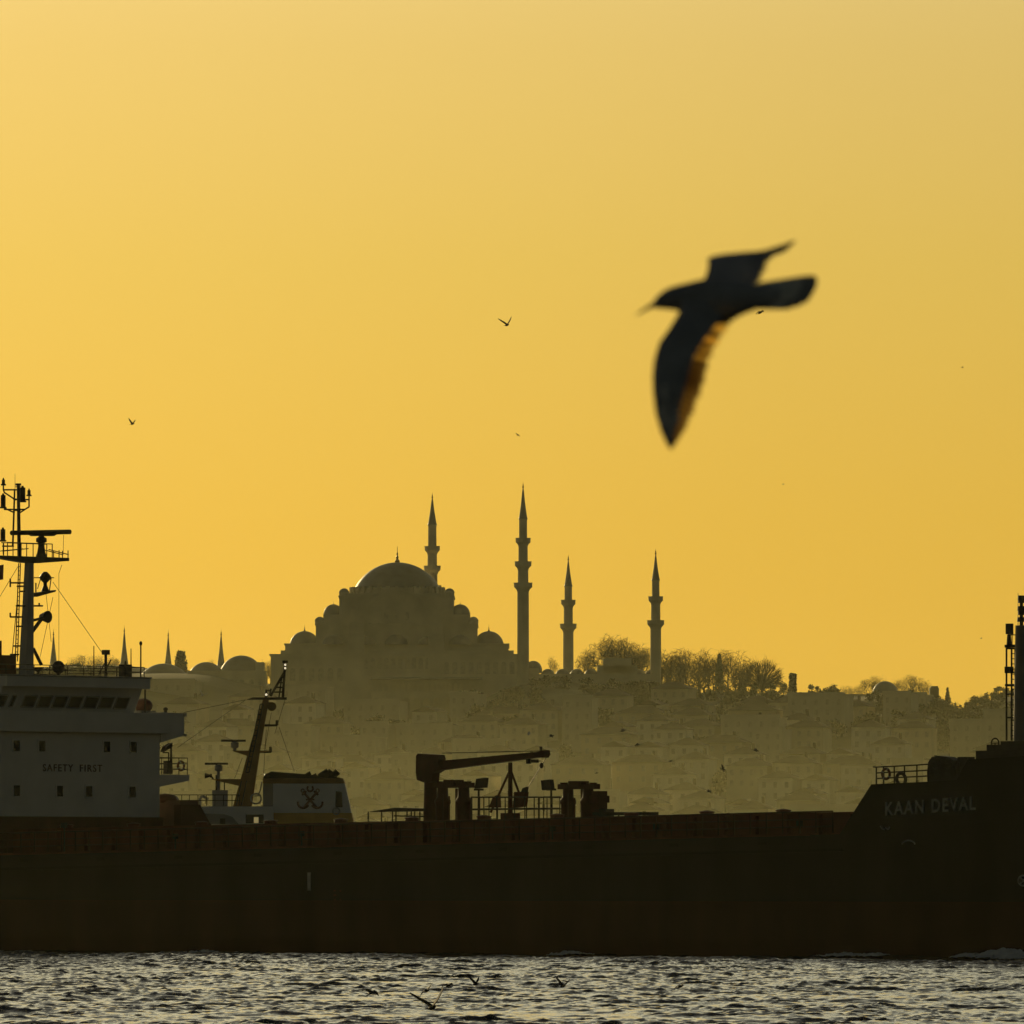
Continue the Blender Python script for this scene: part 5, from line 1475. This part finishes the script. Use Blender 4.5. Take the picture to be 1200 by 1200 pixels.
# ------------------------------------------------------------------ small gulls, real size, each at its own distance
def gull_mb(lw, rw, lean=.0):
    """lw, rw: list of (span, height, sweep) from shoulder to tip; heading +x, span along y"""
    m = MB(); vs = []; fs = []
    st = [(-.20, .006, 0), (-.15, .03, .0), (-.08, .045, 0), (.02, .055, 0), (.10, .05, .005), (.15, .036, .015), (.19, .03, .02), (.215, .014, .018), (.25, .004, .008)]
    for x, r, z in st:
        for i in range(8): t = 2 * math.pi * i / 8; vs.append((x, r * math.cos(t), z + r * math.sin(t)))
    for k in range(len(st) - 1):
        for i in range(8): j = (i + 1) % 8; fs.append((k * 8 + i, k * 8 + j, k * 8 + 8 + j, k * 8 + 8 + i))
    m.add(vs, fs)
    m.prism([(-.15, -.02, .0), (-.27, -.05, -.005), (-.28, .05, -.005), (-.15, .02, .0)], (0, 0, .012))
    for sg, ww in ((-1, lw), (1, rw)):
        ch = [.17, .17, .14, .09, .015]; pv_ = None
        pts = [(0.02, .02, 0.0)] + list(ww)
        for (sp_, hh, sw), c in zip(pts, ch):
            f = Vector((.08 - sw, sg * sp_, .03 + hh)); b = Vector((.08 - sw - c, sg * sp_, .02 + hh))
            cur = (f + Vector((0, 0, .016)), b + Vector((0, 0, .006)), b - Vector((0, 0, .006)), f - Vector((0, 0, .016)))
            if pv_: m.add(list(pv_) + list(cur), [(0, 4, 5, 1), (1, 5, 6, 2), (2, 6, 7, 3), (3, 7, 4, 0)])
            pv_ = cur
    return m
UP = [(.15, .10, -.01), (.28, .17, .01), (.39, .24, .06), (.48, .30, .12)]
HI = [(.12, .14, -.01), (.20, .26, .01), (.26, .36, .05), (.30, .45, .10)]
FL = [(.16, .05, -.02), (.30, .06, .0), (.42, .02, .05), (.52, -.03, .13)]
DN = [(.16, .03, -.02), (.28, -.03, .0), (.38, -.12, .05), (.45, -.20, .12)]
gp = [gull_mb(UP, HI), gull_mb(HI, UP), gull_mb(FL, FL), gull_mb(DN, UP)]
gobj = [g.build('flying_gull', M['gull_s'], smooth=False) for g in gp]
ug = [False] * 4
GL = [  # px, py, Y, pose, heading (deg), pitch, roll, size, label
    (594, 381, 480, 0, -62, -4, 0, 1.0, 'small gull with raised wings, alone in the sky above the great mosque'),
    (155, 497, 700, 1, -40, -6, 5, 1.0, 'tiny gull with raised wings in the left sky above the ship mast'),
    (891, 366.5, 520, 2, -35, -22, 12, .9, 'tiny dark gull just under the tail of the large blurred gull'),
    (607, 510, 1500, 3, 30, -25, 10, 1.0, 'speck of a gull in the sky just above the tallest minaret'),
    (1128, 430.5, 1700, 2, 10, -20, 10, 1.0, 'speck of a gull high in the right sky'),
    (918, 567.5, 1900, 2, 20, -20, 5, 1.0, 'speck of a gull in the sky right of the minarets, below the large gull'),
    (646, 863, 690, 2, 12, -14, 10, 1.0, 'small gull against the hill just above the crane tip'),
    (730, 856.5, 680, 2, 8, -10, 8, 1.0, 'small gull against the hill, highest of those right of the crane'),
    (746.5, 873, 690, 2, 10, -12, -8, 1.0, 'small gull against the hill, right of the crane tip and below another gull'),
    (786, 892, 1000, 2, 10, -10, 0, 1.0, 'faint gull against the hill between two darker gulls right of the crane'),
    (847, 901.5, 700, 3, 20, 16, 10, 1.0, 'small gull with lowered wing against the hill above the ship hull'),
    (885.5, 879.5, 640, 2, 10, 12, 12, 1.0, 'small gull against the hill, rightmost of those above the ship hull'),
    (831, 927.5, 720, 2, 15, -12, 10, 1.0, 'small gull low against the hill, lowest above the ship hull'),
    (699, 906, 1100, 2, 0, -10, 0, 1.0, 'faint gull against the hill above the right ventilator frame'),
    (1150, 748, 1700, 2, 0, -12, 6, 1.0, 'speck of a gull in the sky left of the foremast'),
    (506, 1181, 250, 0, -68, -6, 0, 1.25, 'largest of the gulls skimming the water below the ship'),
    (435, 1163.5, 330, 2, 40, -25, 12, .85, 'gull gliding low over the water, leftmost of those below the ship'),
    (500, 1161.5, 380, 3, -45, -15, 5, .85, 'small gull over the water just above the largest skimming gull'),
    (525, 1155.5, 400, 2, -40, -22, 8, .85, 'gull with level wings over the water, second right of the leftmost one'),
    (557, 1153.5, 380, 1, 40, -8, 10, .85, 'gull with upraised wings over the water right of the largest skimming gull'),
    (659, 1156, 340, 1, 55, -5, 20, .85, 'gull with a steep upright wing over the water below the crane'),
    (797, 1156.5, 380, 3, -40, -15, -5, .85, 'gull low over the water, rightmost of those below the ship'),
]
for px, py, Y, k, hd, pt_, rl, sz, lab in GL:
    if ug[k]: o = gobj[k].copy(); col.objects.link(o)
    else: o = gobj[k]; ug[k] = True
    o.location = at(px, py, Y); o.rotation_euler = (R(rl), R(pt_), R(hd)); o.scale = (sz, sz, sz)
    tag(o, lab, 'bird', 'small gulls in flight')
o = MB().add(gp[2].v, gp[2].f).build('flying_gull', M['gull_w'])
o.location = at(620, 860, 900); o.rotation_euler = (R(-25), R(8), R(170)); tag(o, 'pale gull catching the light against the hill above the crane jib', 'bird', 'small gulls in flight')
o = MB().add(gp[1].v, gp[1].f).build('flying_gull', M['gull_w'])
o.location = at(237, 815, 760); o.rotation_euler = (R(35), R(-5), R(70)); tag(o, 'pale gull banking in front of the left domes above the bridge wing', 'bird', 'small gulls in flight')
